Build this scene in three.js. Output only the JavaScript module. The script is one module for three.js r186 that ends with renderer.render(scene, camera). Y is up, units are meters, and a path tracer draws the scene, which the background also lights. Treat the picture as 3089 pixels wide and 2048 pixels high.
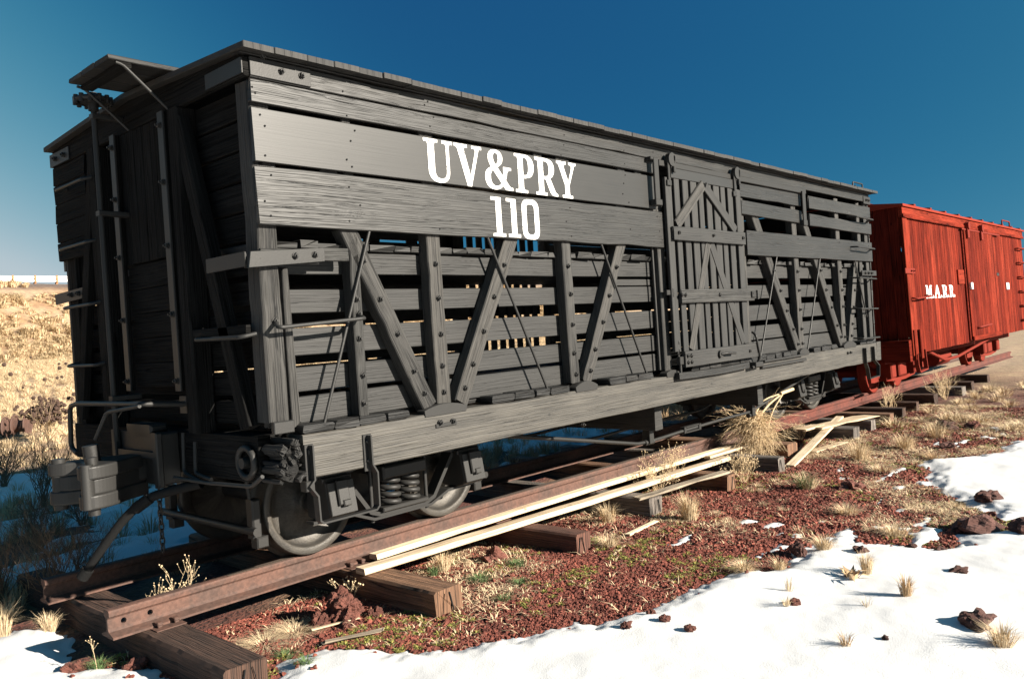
import * as THREE from 'three';
import { mergeGeometries } from 'three/addons/utils/BufferGeometryUtils.js';
import { FontLoader } from 'three/addons/loaders/FontLoader.js';
import { TextGeometry } from 'three/addons/geometries/TextGeometry.js';
import { Brush, Evaluator, SUBTRACTION } from 'three-bvh-csg';

// ---------------------------------------------------------------- camera, sky, sun, exposure
const scene = new THREE.Scene();
const camera = new THREE.PerspectiveCamera(44.78, 1024 / 678, 0.1, 900);
camera.rotation.order = 'YXZ';
camera.position.set(-2.3206, 0.7386, 3.8082);
camera.rotation.set(-0.73239 * Math.PI / 180, -47.87209 * Math.PI / 180, -3.66405 * Math.PI / 180);
const renderer = new THREE.WebGLRenderer({ antialias: true });
renderer.toneMapping = THREE.LinearToneMapping;
renderer.toneMappingExposure = 3.0;
renderer.shadowMap.enabled = true;
renderer.setSize(1024, 678);

const SUN = new THREE.Vector3(0.31, 0.43, 1).normalize();
const sun = new THREE.DirectionalLight(new THREE.Color().setRGB(1, 0.915, 0.79), 5.0);
sun.position.copy(SUN).multiplyScalar(60).add(new THREE.Vector3(5, 0, 0));
sun.target.position.set(5, 0, 0);
sun.castShadow = true;
sun.shadow.mapSize.set(4096, 4096);
Object.assign(sun.shadow.camera, { left: -25, right: 25, top: 20, bottom: -20, near: 1, far: 160 });
sun.shadow.radius = 1;
scene.add(sun, sun.target);

{ // clear winter sky: pale at the horizon, deepest blue at right angles to the sun
  const w = 512, h = 256, d = new Float32Array(w * h * 4), dir = new THREE.Vector3();
  for (let j = 0; j < h; j++) for (let i = 0; i < w; i++) {
    const el = ((j + 0.5) / h - 0.5) * Math.PI, az = ((i + 0.5) / w - 0.5) * 2 * Math.PI;
    dir.set(Math.cos(el) * Math.cos(az), Math.sin(el), Math.cos(el) * Math.sin(az));
    const c = dir.dot(SUN), e = Math.max(0, el) * 180 / Math.PI, q2 = (c + 0.25) * (c + 0.25);
    const sc = Math.min(1.05, (0.4 + 0.45 * Math.exp(-e / 10)) * (0.13 + (0.85 + 4.85 / (1 + Math.exp((c + 0.42) / 0.10))) * q2) + 0.30 * Math.exp(-e / 8));
    const k = [0.010 + 0.45 * Math.pow(sc, 2.2), 0.054 + 0.53 * sc, 0.180 + 0.47 * Math.pow(sc, 0.78)].map((v) => 0.93 * v / 3.0);
    const p = (j * w + i) * 4;
    for (let q = 0; q < 3; q++) d[p + q] = k[q];
    d[p + 3] = 1;
  }
  const t = new THREE.DataTexture(d, w, h, THREE.RGBAFormat, THREE.FloatType);
  t.mapping = THREE.EquirectangularReflectionMapping; t.magFilter = t.minFilter = THREE.LinearFilter;
  t.wrapS = THREE.RepeatWrapping; t.needsUpdate = true;
  scene.background = t; scene.environment = t;
}

// ---------------------------------------------------------------- random and noise
function rng(s) { let a = (s * 2654435761) >>> 0; return () => { a = (a + 0x6D2B79F5) | 0; let t = Math.imul(a ^ (a >>> 15), 1 | a); t = (t + Math.imul(t ^ (t >>> 7), 61 | t)) ^ t; return ((t ^ (t >>> 14)) >>> 0) / 4294967296; }; }
const TAB = new Float32Array(65536); { const r = rng(77); for (let i = 0; i < 65536; i++) TAB[i] = r(); }
const hsh = (i, j, s) => TAB[(Math.imul(i, 7349) ^ Math.imul(j, 31337) ^ Math.imul(s, 9871) ^ (Math.imul(i + 17, j + 57) << 3)) & 65535];
const sm = (t) => t * t * (3 - 2 * t);
function pn(x, y, px, py, s) { // value noise, lattice periods px, py (0: none)
  const i = Math.floor(x), j = Math.floor(y), fx = sm(x - i), fy = sm(y - j);
  const w = (a, p) => (p ? ((a % p) + p) % p : a);
  const i0 = w(i, px), i1 = w(i + 1, px), j0 = w(j, py), j1 = w(j + 1, py);
  const a = hsh(i0, j0, s), b = hsh(i1, j0, s), c = hsh(i0, j1, s), d = hsh(i1, j1, s);
  return (a + (b - a) * fx) * (1 - fy) + (c + (d - c) * fx) * fy;
}
function fb(x, y, px, py, s, n = 4) { let v = 0, a = 0.5, t = 0; for (let k = 0; k < n; k++) { v += a * pn(x, y, px, py, s + k * 13); t += a; a *= 0.5; x *= 2; y *= 2; px *= 2; py *= 2; } return v / t; }
const nz = (x, y, s = 1, n = 3) => fb(x, y, 0, 0, s, n) - 0.5;
const clamp = (v, a, b) => Math.min(b, Math.max(a, v));
const sstep = (a, b, v) => { const t = clamp((v - a) / (b - a), 0, 1); return t * t * (3 - 2 * t); };
const enc = (v) => 255 * (v <= 0.0031308 ? 12.92 * v : 1.055 * Math.pow(v, 1 / 2.4) - 0.055);

// ---------------------------------------------------------------- computed textures
function tex(w, h, fn, srgb = true) {
  const d = new Uint8Array(w * h * 4), c = [0, 0, 0];
  for (let j = 0; j < h; j++) for (let i = 0; i < w; i++) {
    fn(i / w, j / h, c); const p = (j * w + i) * 4;
    for (let k = 0; k < 3; k++) d[p + k] = srgb ? enc(clamp(c[k], 0, 1)) : 255 * clamp(c[k], 0, 1);
    d[p + 3] = 255;
  }
  const t = new THREE.DataTexture(d, w, h, THREE.RGBAFormat);
  t.magFilter = THREE.LinearFilter; t.minFilter = THREE.LinearMipmapLinearFilter; t.generateMipmaps = true;
  t.wrapS = t.wrapT = THREE.RepeatWrapping; if (srgb) t.colorSpace = THREE.SRGBColorSpace; t.needsUpdate = true; return t;
}
// wood: u runs along the grain. size of one tile is su x sv metres
function woodTex({ seed, su = 2.4, sv = 0.6, w = 1024, h = 512, crack = 1, streak = 1, patch = 1, knots = 5, tone = null, base = 0.62 }) {
  const r = rng(seed), kn = [];
  for (let k = 0; k < knots; k++) kn.push([r(), r(), 0.010 + 0.016 * r()]);
  const col = new Float32Array(w * h), bmp = new Float32Array(w * h);
  for (let j = 0; j < h; j++) for (let i = 0; i < w; i++) {
    const u = i / w; let v = j / h, kk = 0;
    let warp = (fb(u * 5, v * 4, 5, 4, seed + 3, 2) - 0.5) * 0.014;
    for (const [ku, kv, kr] of kn) {
      let du = u - ku, dv = v - kv; du -= Math.round(du); dv -= Math.round(dv);
      const X = du * su, Y = dv * sv, q = Math.exp(-(X * X * 0.16 + Y * Y) / (kr * kr * 3.2));
      warp += Math.sign(Y || 1) * q * 0.014; const rr = Math.hypot(X * 0.8, Y) / kr; if (rr < 1) kk = Math.max(kk, 1 - rr * rr);
    }
    const y = v + warp;
    const s1 = pn(u * 4, y * 84, 4, 84, seed + 1), s2 = pn(u * 16, y * 200, 16, 200, seed + 2), s3 = pn(u * 90, y * 250, 90, 250, seed + 9);
    const p = fb(u * 7, v * 3, 7, 3, seed + 4, 3);
    let c = 1 - Math.abs(2 * pn(u * 2, y * 34, 2, 34, seed + 5) - 1); c = Math.pow(c, 26) * sstep(0.46, 0.7, pn(u * 7, y * 17, 7, 17, seed + 6)) * crack;
    let c2 = 1 - Math.abs(2 * pn(u * 4, y * 100, 4, 100, seed + 7) - 1); c2 = Math.pow(c2, 16) * sstep(0.4, 0.75, pn(u * 12, y * 22, 12, 22, seed + 8)) * crack;
    const g = streak * (0.42 * (s1 - 0.5) + 0.36 * (s2 - 0.5) + 0.18 * (s3 - 0.5)) + patch * 0.55 * (p - 0.5);
    col[j * w + i] = clamp(base + g - 0.62 * Math.min(1, c * 1.5) - 0.36 * c2 - 0.32 * kk, 0.05, 1);
    bmp[j * w + i] = clamp(0.72 + streak * (0.3 * (s1 - 0.5) + 0.3 * (s2 - 0.5)) - 0.7 * c - 0.35 * c2 + 0.1 * kk, 0, 1);
  }
  const at = (a) => (u, v, c) => { const q = a[Math.round(v * h) * w + Math.round(u * w)]; c[0] = c[1] = c[2] = q; };
  const map = tex(w, h, tone ? (u, v, c) => tone(col[Math.round(v * h) * w + Math.round(u * w)], u, v, c) : at(col));
  const bump = tex(w, h, at(bmp), false);
  for (const t of [map, bump]) t.repeat.set(1 / su, 1 / sv);
  return { map, bump };
}
const wOld = woodTex({ seed: 11, crack: 1, knots: 5 });
const wPost = woodTex({ seed: 23, crack: 1.7, streak: 1.25, knots: 4, sv: 0.5 });
const wPanel = woodTex({ seed: 37, crack: 0.06, streak: 0.4, patch: 0.8, knots: 0 });
const wNew = woodTex({ seed: 51, crack: 0.35, streak: 0.9, patch: 1.1, knots: 12, sv: 0.5, base: 0.78, tone: (q, u, v, c) => { c[0] = q; c[1] = q * (0.66 + 0.24 * q); c[2] = q * (0.38 + 0.32 * q); } });
const blotch = (seed, f, a, b, hi = 0) => tex(512, 512, (u, v, c) => {
  const n = sstep(0.3, 0.7, fb(u * f, v * f, f, f, seed, 5)), m = pn(u * 128, v * 128, 128, 128, seed + 50) * 0.3 + 0.85 + hi * (pn(u * 40, v * 40, 40, 40, seed + 70) - 0.5);
  for (let k = 0; k < 3; k++) c[k] = (a[k] + (b[k] - a[k]) * n) * m;
});
const tRust = blotch(5, 8, [0.098, 0.048, 0.034], [0.068, 0.038, 0.029], 0.45);
const tSteel = blotch(6, 10, [0.055, 0.052, 0.048], [0.09, 0.082, 0.072], 0.4);
const tRough = tex(512, 512, (u, v, c) => { c[0] = c[1] = c[2] = fb(u * 24, v * 24, 24, 24, 91, 4); }, false);
const tFine = tex(512, 512, (u, v, c) => { c[0] = c[1] = c[2] = 0.6 * fb(u * 10, v * 10, 10, 10, 95, 5) + 0.4 * pn(u * 150, v * 150, 150, 150, 96); }, false);
const tGround = tex(1024, 1024, (u, v, c) => { const a = fb(u * 60, v * 60, 60, 60, 31, 3), b = fb(u * 6, v * 6, 6, 6, 35, 3), q = 0.35 + 0.9 * a + 0.35 * (b - 0.5); c[0] = q; c[1] = q * (0.95 + 0.2 * (b - 0.5)); c[2] = q * 0.97; });
const tChips = tex(1024, 512, (u, v, c) => { const a = pn(u * 10, v * 190, 10, 190, 301), b = fb(u * 24, v * 24, 24, 24, 305, 3), k = sstep(0.80, 0.9, a * 0.75 + b * 0.42); for (let q = 0; q < 3; q++) c[q] = (1 - 0.93 * k) * (0.92 + 0.16 * (b - 0.5)); }); tChips.repeat.set(1 / 0.8, 1 / 0.4);
tGround.repeat.set(1 / 1.3, 1 / 1.3); tFine.repeat.set(1.4, 1.4); tRough.repeat.set(2.2, 2.2); tRust.repeat.set(1.6, 1.6); tSteel.repeat.set(1.8, 1.8);

// ---------------------------------------------------------------- materials (linear base colours)
const rgb = (r, g, b) => new THREE.Color().setRGB(r, g, b);
const std = (o) => new THREE.MeshStandardMaterial(o);
const woodM = (t, c, rough = 0.62, bs = 0.004, spec = 1, ior = 1.5) => new THREE.MeshPhysicalMaterial({ specularIntensity: spec, ior, color: rgb(...c), map: t.map, bumpMap: t.bump, bumpScale: bs, roughness: rough, metalness: 0 });
const IRON = new THREE.MeshPhysicalMaterial({ color: rgb(0.021, 0.0204, 0.0195), roughness: 0.5, specularIntensity: 0.6, bumpMap: tFine, bumpScale: 0.0006 }); // one paint on all the stock car's ironwork
const M = {
  siding: [[0.0165, 0.0158, 0.0147], [0.0215, 0.0206, 0.0190], [0.0130, 0.0126, 0.0119]].map((c) => woodM(wOld, c, 0.48, 0.004, 1, 1.5)),
  panel: woodM(wPanel, [0.0185, 0.0178, 0.0166], 0.47, 0.0008, 1, 1.52),
  slat: [[0.0178, 0.0173, 0.0163], [0.0147, 0.0144, 0.0136], [0.0203, 0.0195, 0.0181]].map((c) => woodM(wOld, c, 0.66, 0.003)),
  post: [[0.0362, 0.0341, 0.0310], [0.0299, 0.0290, 0.0269], [0.0439, 0.0403, 0.0356]].map((c) => woodM(wPost, c, 0.72, 0.008)),
  sill: woodM(wOld, [0.0681, 0.0619, 0.0524], 0.62, 0.004),
  char: [[0.0088, 0.0084, 0.0080], [0.0125, 0.0117, 0.0109], [0.0067, 0.0065, 0.0063]].map((c) => woodM(wPost, c, 0.7, 0.012)),
  roof: [[0.0159, 0.0149, 0.0133], [0.0095, 0.0090, 0.0085], [0.0218, 0.0199, 0.0175]].map((c) => woodM(wOld, c, 0.7, 0.004)),
  endWoodShade: [[0.0110, 0.0109, 0.0106], [0.0136, 0.0132, 0.0127], [0.0093, 0.0092, 0.0089]].map((c) => woodM(wPost, c, 0.85, 0.008, 0.2)),  // same black wood, shade of the car end put into colour and lower sheen
  inside: woodM(wOld, [0.0304, 0.0289, 0.0266], 0.8, 0.003),
  iron: IRON, ironPaint: IRON,
  wheel: std({ map: tSteel, color: rgb(0.6, 0.58, 0.55), roughness: 0.55, metalness: 0.3, bumpMap: tFine, bumpScale: 0.002 }),
  rust: std({ map: tRust, roughness: 0.78, metalness: 0.1, bumpMap: tRough, bumpScale: 0.0015 }),
  railTop: std({ color: rgb(0.17, 0.13, 0.105), roughness: 0.42, metalness: 0.5, bumpMap: tFine, bumpScale: 0.0006 }),
  hose: new THREE.MeshPhysicalMaterial({ specularIntensity: 0.3, color: rgb(0.009, 0.009, 0.009), roughness: 0.8, bumpMap: tRough, bumpScale: 0.002 }),
  white: std({ map: tChips, color: rgb(0.84, 0.82, 0.79), roughness: 0.6, bumpMap: wOld.bump, bumpScale: 0.001 }),
  red: [[0.22, 0.026, 0.0125], [0.175, 0.020, 0.010], [0.27, 0.036, 0.018], [0.14, 0.0155, 0.008]].map((c) => woodM(wOld, c, 0.9, 0.006, 0.12)),
  redPaint: new THREE.MeshPhysicalMaterial({ specularIntensity: 0.2, color: rgb(0.20, 0.025, 0.013), roughness: 0.85, bumpMap: tFine, bumpScale: 0.001 }),
  redIron: new THREE.MeshPhysicalMaterial({ specularIntensity: 0.25, color: rgb(0.15, 0.018, 0.010), roughness: 0.8, bumpMap: tRough, bumpScale: 0.002 }),
  lumber: [[0.7820, 0.7140, 0.6460], [0.6290, 0.5780, 0.5270], [0.5780, 0.5185, 0.4590]].map((c) => woodM(wNew, c, 0.75, 0.002)),
  greyLumber: woodM(wPost, [0.45, 0.36, 0.26], 0.85, 0.006),
  tieDark: woodM(wPost, [0.085, 0.042, 0.026], 0.88, 0.012),
  tieBrown: woodM(wPost, [0.26, 0.135, 0.075], 0.88, 0.012),
  tieGrey: woodM(wPost, [0.22, 0.185, 0.16], 0.88, 0.012),
  tieRed: woodM(wPost, [0.17, 0.07, 0.045], 0.88, 0.010),
  straw: std({ color: rgb(0.56, 0.43, 0.27), roughness: 0.9, side: THREE.DoubleSide }),
  straw2: std({ color: rgb(0.45, 0.31, 0.175), roughness: 0.9, side: THREE.DoubleSide }),
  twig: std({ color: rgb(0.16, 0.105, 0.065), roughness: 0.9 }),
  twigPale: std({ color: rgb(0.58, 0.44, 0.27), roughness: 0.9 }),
  seed: std({ color: rgb(0.055, 0.03, 0.02), roughness: 0.9 }),
  moss: std({ color: rgb(0.21, 0.20, 0.045), roughness: 0.95, side: THREE.DoubleSide }),
  green: std({ color: rgb(0.085, 0.135, 0.045), roughness: 0.9, side: THREE.DoubleSide }),
  rock: std({ color: rgb(0.15, 0.052, 0.036), roughness: 0.95, bumpMap: tRough, bumpScale: 0.012 }),
  rockDark: std({ color: rgb(0.10, 0.044, 0.034), roughness: 0.95, bumpMap: tRough, bumpScale: 0.012 }),
  rockTan: std({ color: rgb(0.28, 0.19, 0.13), roughness: 0.95, bumpMap: tRough, bumpScale: 0.008 }),
  snow: std({ color: rgb(0.60, 0.597, 0.593), roughness: 0.9, bumpMap: tFine, bumpScale: 0.002 }),
  galv: std({ color: rgb(0.62, 0.63, 0.64), roughness: 0.5, metalness: 0.3 }),
  postWood: std({ color: rgb(0.34, 0.16, 0.07), roughness: 0.9 }),
};

// ---------------------------------------------------------------- geometry helpers
const V = (x, y, z) => new THREE.Vector3(x, y, z);
const taken = {};
function numbered(n) { const k = taken[n] || 0; taken[n] = k + 1; return k ? n + '_' + String(k).padStart(3, '0') : n; }
function mesh(parent, name, geo, mat) { const m = new THREE.Mesh(geo, mat); m.name = name; m.castShadow = m.receiveShadow = true; parent.add(m); return m; }
function tag(o, label, category, group) { o.userData.label = label; o.userData.category = category; if (group) o.userData.group = group; return o; }
function thing(name, label, category, pos = [0, 0, 0], group) { const o = new THREE.Group(); o.name = numbered(name); o.position.set(...pos); scene.add(o); return tag(o, label, category, group); }
function one(name, geo, mat, label, category, pos = [0, 0, 0], group) { const m = mesh(scene, numbered(name), geo, mat); m.position.set(...pos); return tag(m, label, category, group); }
function struct(name, geo, mat) { const m = mesh(scene, numbered(name), geo, mat); m.userData.kind = 'structure'; return m; }
function partGroup(parent, name) { const g = new THREE.Group(); g.name = name; parent.add(g); return g; }
let SEED = 100;
// a plank centred on the origin: length along x, height along y, thickness along z; worn edges, uneven ends
function board(L, H, T, o = {}) {
  const s = o.seed ?? (SEED += 7), r = rng(s), { seg = 0.28, bev = 0.004, wob = 0.0025, jag = 0.004, bow = 0, nick = 0, taper = 0 } = o;
  const n = Math.max(1, Math.round(L / seg)), ou = r() * 9, ov = r() * 9, pos = [], uv = [];
  const ring = (i) => {
    const t = i / n, x = -L / 2 + L * t, h = H / 2, z = T / 2;
    const a = h + wob * 2 * nz(x * 1.7 + s, 3.3, s & 255) - (nick && pn(x * 9 + s, 1, 0, 0, 7) > 0.72 ? nick * pn(x * 31, 2, 0, 0, 9) : 0) - taper * t * H;
    const b = -h + wob * 2 * nz(x * 1.7 + s, 9.3, (s + 40) & 255) + (nick && pn(x * 8 + s * 2, 5, 0, 0, 8) > 0.72 ? nick * pn(x * 27, 4, 0, 0, 9) : 0);
    const c = bow * (1 - Math.pow(2 * t - 1, 2)), e = i === 0 || i === n ? jag : 0, B = Math.min(bev, T * 0.4, H * 0.4);
    const q = [[b + B, -z], [a - B, -z], [a, -z + B], [a, z - B], [a - B, z], [b + B, z], [b, z - B], [b, -z + B]];
    return q.map(([y, zz], k) => [x + (e ? e * 2 * (hsh(k, i, s & 1023) - 0.5) : 0), y + c, zz]);
  };
  const per = [0, H, H, H + T, H + T, 2 * H + T, 2 * H + T, 2 * H + 2 * T, 2 * H + 2 * T];
  const tri = (A, B, C, a, b, c) => { pos.push(...A, ...B, ...C); uv.push(...a, ...b, ...c); };
  let R0 = ring(0); const first = R0;
  for (let i = 1; i <= n; i++) {
    const R1 = ring(i);
    for (let k = 0; k < 8; k++) {
      const m = (k + 1) % 8, A = R0[k], B = R1[k], C = R1[m], D = R0[m];
      const a = [A[0] + ou, per[k] + ov], b = [B[0] + ou, per[k] + ov], c = [C[0] + ou, per[k + 1] + ov], d = [D[0] + ou, per[k + 1] + ov];
      tri(A, C, B, a, c, b); tri(A, D, C, a, d, c);
    }
    R0 = R1;
  }
  for (const [R, f] of [[first, 0], [R0, 1]]) for (let k = 1; k < 7; k++) {
    const U = (p) => [p[2] * 0.5 + ou + 0.3, p[1] + ov + 0.2], [A, B, C] = f ? [R[0], R[k + 1], R[k]] : [R[0], R[k], R[k + 1]];
    tri(A, C, B, U(A), U(C), U(B));
  }
  const g = new THREE.BufferGeometry(); g.setAttribute('position', new THREE.Float32BufferAttribute(pos, 3)); g.setAttribute('uv', new THREE.Float32BufferAttribute(uv, 2));
  g.computeVertexNormals(); return g;
}
const pick = (a, s) => (Array.isArray(a) ? a[Math.floor(TAB[(s * 911) & 65535] * a.length)] : a);
// horizontal plank along x
function alongX(p, name, x0, x1, y0, y1, z0, z1, mat, o = {}) {
  const m = mesh(p, name, board(x1 - x0, y1 - y0, z1 - z0, o), pick(mat, SEED)); m.position.set((x0 + x1) / 2, (y0 + y1) / 2, (z0 + z1) / 2); if (o.tilt) m.rotation.z = o.tilt; return m;
}
function alongY(p, name, x0, x1, y0, y1, z0, z1, mat, o = {}) {
  const m = mesh(p, name, board(y1 - y0, x1 - x0, z1 - z0, o), pick(mat, SEED)); m.position.set((x0 + x1) / 2, (y0 + y1) / 2, (z0 + z1) / 2); m.rotation.z = Math.PI / 2; return m;
}
function alongZ(p, name, x0, x1, y0, y1, z0, z1, mat, o = {}) { // face width runs along y
  const m = mesh(p, name, board(z1 - z0, y1 - y0, x1 - x0, o), pick(mat, SEED)); m.position.set((x0 + x1) / 2, (y0 + y1) / 2, (z0 + z1) / 2); m.rotation.y = Math.PI / 2; return m;
}
// plank from (xa,ya) to (xb,yb) in a plane of constant z
function lean(p, name, xa, ya, xb, yb, w, z0, z1, mat, o = {}) {
  const m = mesh(p, name, board(Math.hypot(xb - xa, yb - ya), w, z1 - z0, o), pick(mat, SEED)); m.position.set((xa + xb) / 2, (ya + yb) / 2, (z0 + z1) / 2); m.rotation.z = Math.atan2(yb - ya, xb - xa); return m;
}
function leanZ(p, name, za, ya, zb, yb, w, x0, x1, mat, o = {}) { // in a plane of constant x
  const m = mesh(p, name, board(Math.hypot(zb - za, yb - ya), w, x1 - x0, o), pick(mat, SEED)); m.position.set((x0 + x1) / 2, (ya + yb) / 2, (za + zb) / 2);
  m.rotation.order = 'YXZ'; m.rotation.y = -Math.PI / 2; m.rotation.z = Math.atan2(yb - ya, zb - za); return m;
}
function bevBox(x0, x1, y0, y1, z0, z1, b = 0.004) {
  const w = x1 - x0, h = y1 - y0, d = z1 - z0; b = Math.min(b, w * 0.3, h * 0.3, d * 0.3);
  const s = new THREE.Shape(); s.moveTo(-w / 2 + b, -h / 2 + b); s.lineTo(w / 2 - b, -h / 2 + b); s.lineTo(w / 2 - b, h / 2 - b); s.lineTo(-w / 2 + b, h / 2 - b);
  const g = new THREE.ExtrudeGeometry(s, { depth: d - 2 * b, bevelEnabled: true, bevelThickness: b, bevelSize: b, bevelSegments: 1, curveSegments: 1 });
  g.translate((x0 + x1) / 2, (y0 + y1) / 2, z0 + b); return g;
}
const plain = (g) => { const q = g.index ? g.toNonIndexed() : g; for (const k of Object.keys(q.attributes)) if (!['position', 'normal', 'uv'].includes(k)) q.deleteAttribute(k); return q; };
const join = (a) => mergeGeometries(a.map(plain));
function rod(pts, r, seg = 8, per = 6, smooth = false) {
  if (smooth) return new THREE.TubeGeometry(new THREE.CatmullRomCurve3(pts.map((p) => V(...p))), per * (pts.length - 1), r, seg);
  const c = new THREE.CurvePath(), P = pts.map((p) => V(...p)), cut = r * 2.2; let prev = P[0];
  for (let i = 1; i < P.length; i++) {
    const last = i === P.length - 1;
    if (last) c.add(new THREE.LineCurve3(prev, P[i]));
    else {
      const a = P[i].clone().add(prev.clone().sub(P[i]).setLength(cut)), b = P[i].clone().add(P[i + 1].clone().sub(P[i]).setLength(cut));
      c.add(new THREE.LineCurve3(prev, a)); c.add(new THREE.QuadraticBezierCurve3(a, P[i], b)); prev = b;
    }
  }
  const g = new THREE.TubeGeometry(c, Math.max(2, (P.length - 1) * 8), r, seg);
  const caps = [[P[0], P[1]], [P[P.length - 1], P[P.length - 2]]].map(([a, b]) => { const k = new THREE.CircleGeometry(r, seg); k.lookAt(a.clone().sub(b)); k.translate(a.x, a.y, a.z); return k; });
  return join([g, ...caps]);
}
// flat bar following points in the xy plane, width along z
function strapXY(pts, t, z0, z1) {
  const P = pts.map(([x, y]) => new THREE.Vector2(x, y)), L = [], R = [];
  P.forEach((p, i) => {
    const a = P[Math.max(0, i - 1)], b = P[Math.min(P.length - 1, i + 1)];
    let d1 = p.clone().sub(a).normalize(), d2 = b.clone().sub(p).normalize(); if (!i) d1 = d2; if (i === P.length - 1) d2 = d1;
    const n = new THREE.Vector2(-(d1.y + d2.y), d1.x + d2.x).normalize(), k = t / 2 / Math.max(0.5, n.dot(new THREE.Vector2(-d1.y, d1.x)));
    L.push(p.clone().addScaledVector(n, k)); R.push(p.clone().addScaledVector(n, -k));
  });
  const g = new THREE.ExtrudeGeometry(new THREE.Shape([...L, ...R.reverse()]), { depth: z1 - z0, bevelEnabled: false }); g.translate(0, 0, z0); return g;
}
function cyl(a, b, r, seg = 12, r2 = r) { const A = V(...a), B = V(...b), g = new THREE.CylinderGeometry(r2, r, A.distanceTo(B), seg); g.translate(0, A.distanceTo(B) / 2, 0); g.applyQuaternion(new THREE.Quaternion().setFromUnitVectors(V(0, 1, 0), B.clone().sub(A).normalize())); g.translate(A.x, A.y, A.z); return g; }
// bolt seen from +z: washer, square nut and stub
const boltG = (() => { const w = cyl([0, 0, 0], [0, 0, 0.005], 0.019, 10), n = bevBox(-0.012, 0.012, -0.012, 0.012, 0.005, 0.019, 0.003), s = cyl([0, 0, 0.019], [0, 0, 0.03], 0.007, 7); n.rotateZ(0.4); return join([w, n, s]); })();
const nutG = (() => { const n = bevBox(-0.013, 0.013, -0.013, 0.013, 0, 0.016, 0.004), s = cyl([0, 0, 0.016], [0, 0, 0.022], 0.007, 7); return join([n, s]); })();
function bolt(p, x, y, z, mat = M.iron, ry = 0, g = boltG) { const m = mesh(p, 'bolt', g, mat); m.position.set(x, y, z); m.rotation.set(0, ry, hsh(x * 50 | 0, y * 50 | 0, 3) * 1.5); return m; }
// lumpy stone
function stoneG(r, seed, flat = 0.7, det = 2, rough = 0.5) {
  const g = new THREE.IcosahedronGeometry(1, det), p = g.attributes.position;
  for (let i = 0; i < p.count; i++) {
    const x = p.getX(i), y = p.getY(i), z = p.getZ(i);
    const k = 1 + rough * (2 * nz(x * 1.4 + seed, y * 1.4 + z * 2.1, seed & 127, 2)) + rough * 0.7 * nz(x * 4 + z * 3 + seed, y * 4 - z * 2, (seed + 9) & 127, 2);
    p.setXYZ(i, x * k * r, y * k * r * flat, z * k * r * (0.75 + 0.4 * hsh(seed, 3, 5)));
  }
  g.computeVertexNormals(); return plain(g);
}
// tuft of grass blades
function tuftG(n, h, spread, seed, w = 0.004, droop = 0.5, lie = 0) {
  const r = rng(seed), pos = [];
  for (let i = 0; i < n; i++) {
    const a = r() * 6.283, b0 = spread * 0.25 * Math.sqrt(r()), L = h * (0.45 + 0.65 * r()), out = (0.15 + 0.85 * r()) * spread, c = Math.cos(a), s = Math.sin(a);
    const x0 = c * b0 * (0.5 + r()), z0 = s * b0 * (0.5 + r()), ta = a + (r() - 0.5) * 1.2, tx = -Math.sin(ta) * w / 2, tz = Math.cos(ta) * w / 2;
    const up = L * (1 - lie), x1 = x0 + c * out * 0.35, z1 = z0 + s * out * 0.35, y1 = up * 0.62, x2 = x0 + c * out, z2 = z0 + s * out, y2 = up * (1 - droop * out / (spread + 1e-6) * r());
    pos.push(x0 - tx, -0.01, z0 - tz, x0 + tx, -0.01, z0 + tz, x1 - tx * 0.8, y1, z1 - tz * 0.8, x0 + tx, -0.01, z0 + tz, x1 + tx * 0.8, y1, z1 + tz * 0.8, x1 - tx * 0.8, y1, z1 - tz * 0.8, x1 - tx * 0.8, y1, z1 - tz * 0.8, x1 + tx * 0.8, y1, z1 + tz * 0.8, x2, y2, z2);
  }
  const g = new THREE.BufferGeometry(); g.setAttribute('position', new THREE.Float32BufferAttribute(pos, 3)); g.setAttribute('uv', new THREE.Float32BufferAttribute(new Float32Array(pos.length / 3 * 2), 2)); g.computeVertexNormals(); return g;
}
// branching dry weed; returns [stems, heads]
function weedG(seed, h, n, spread, depth = 3, r0 = 0.004, headR = 0.006, curl = 0.5) {
  const r = rng(seed), st = [], hd = [];
  const grow = (p, d, L, rad, k) => {
    const q = p.clone(); let dir = d.clone();
    for (let i = 0; i < 2; i++) { const e = q.clone().addScaledVector(dir, L / 2); st.push(cyl(q.toArray(), e.toArray(), rad * (1 - 0.3 * i), 4, rad * (0.75 - 0.25 * i))); q.copy(e); dir.add(V((r() - 0.5) * curl, (r() - 0.35) * curl * 0.6, (r() - 0.5) * curl)).normalize(); }
    if (k <= 0) { if (headR && r() < 0.8) { const g = new THREE.IcosahedronGeometry(headR * (0.7 + 0.6 * r()), 0); g.translate(q.x, q.y, q.z); hd.push(plain(g)); } return; }
    const m = 2 + (r() < 0.5 ? 1 : 0);
    for (let i = 0; i < m; i++) grow(i ? p.clone().lerp(q, 0.55 + 0.45 * r()) : q, dir.clone().add(V((r() - 0.5) * 1.5, (r() - 0.25) * 0.7, (r() - 0.5) * 1.5)).normalize(), L * (0.55 + 0.3 * r()), rad * 0.66, k - 1);
  };
  for (let i = 0; i < n; i++) { const a = r() * 6.283; grow(V((r() - 0.5) * 0.05, -0.01, (r() - 0.5) * 0.05), V(Math.cos(a) * spread * r(), 1, Math.sin(a) * spread * r()).normalize(), h * (0.32 + 0.15 * r()), r0, depth); }
  return [join(st), hd.length ? join(hd) : null];
}

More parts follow.
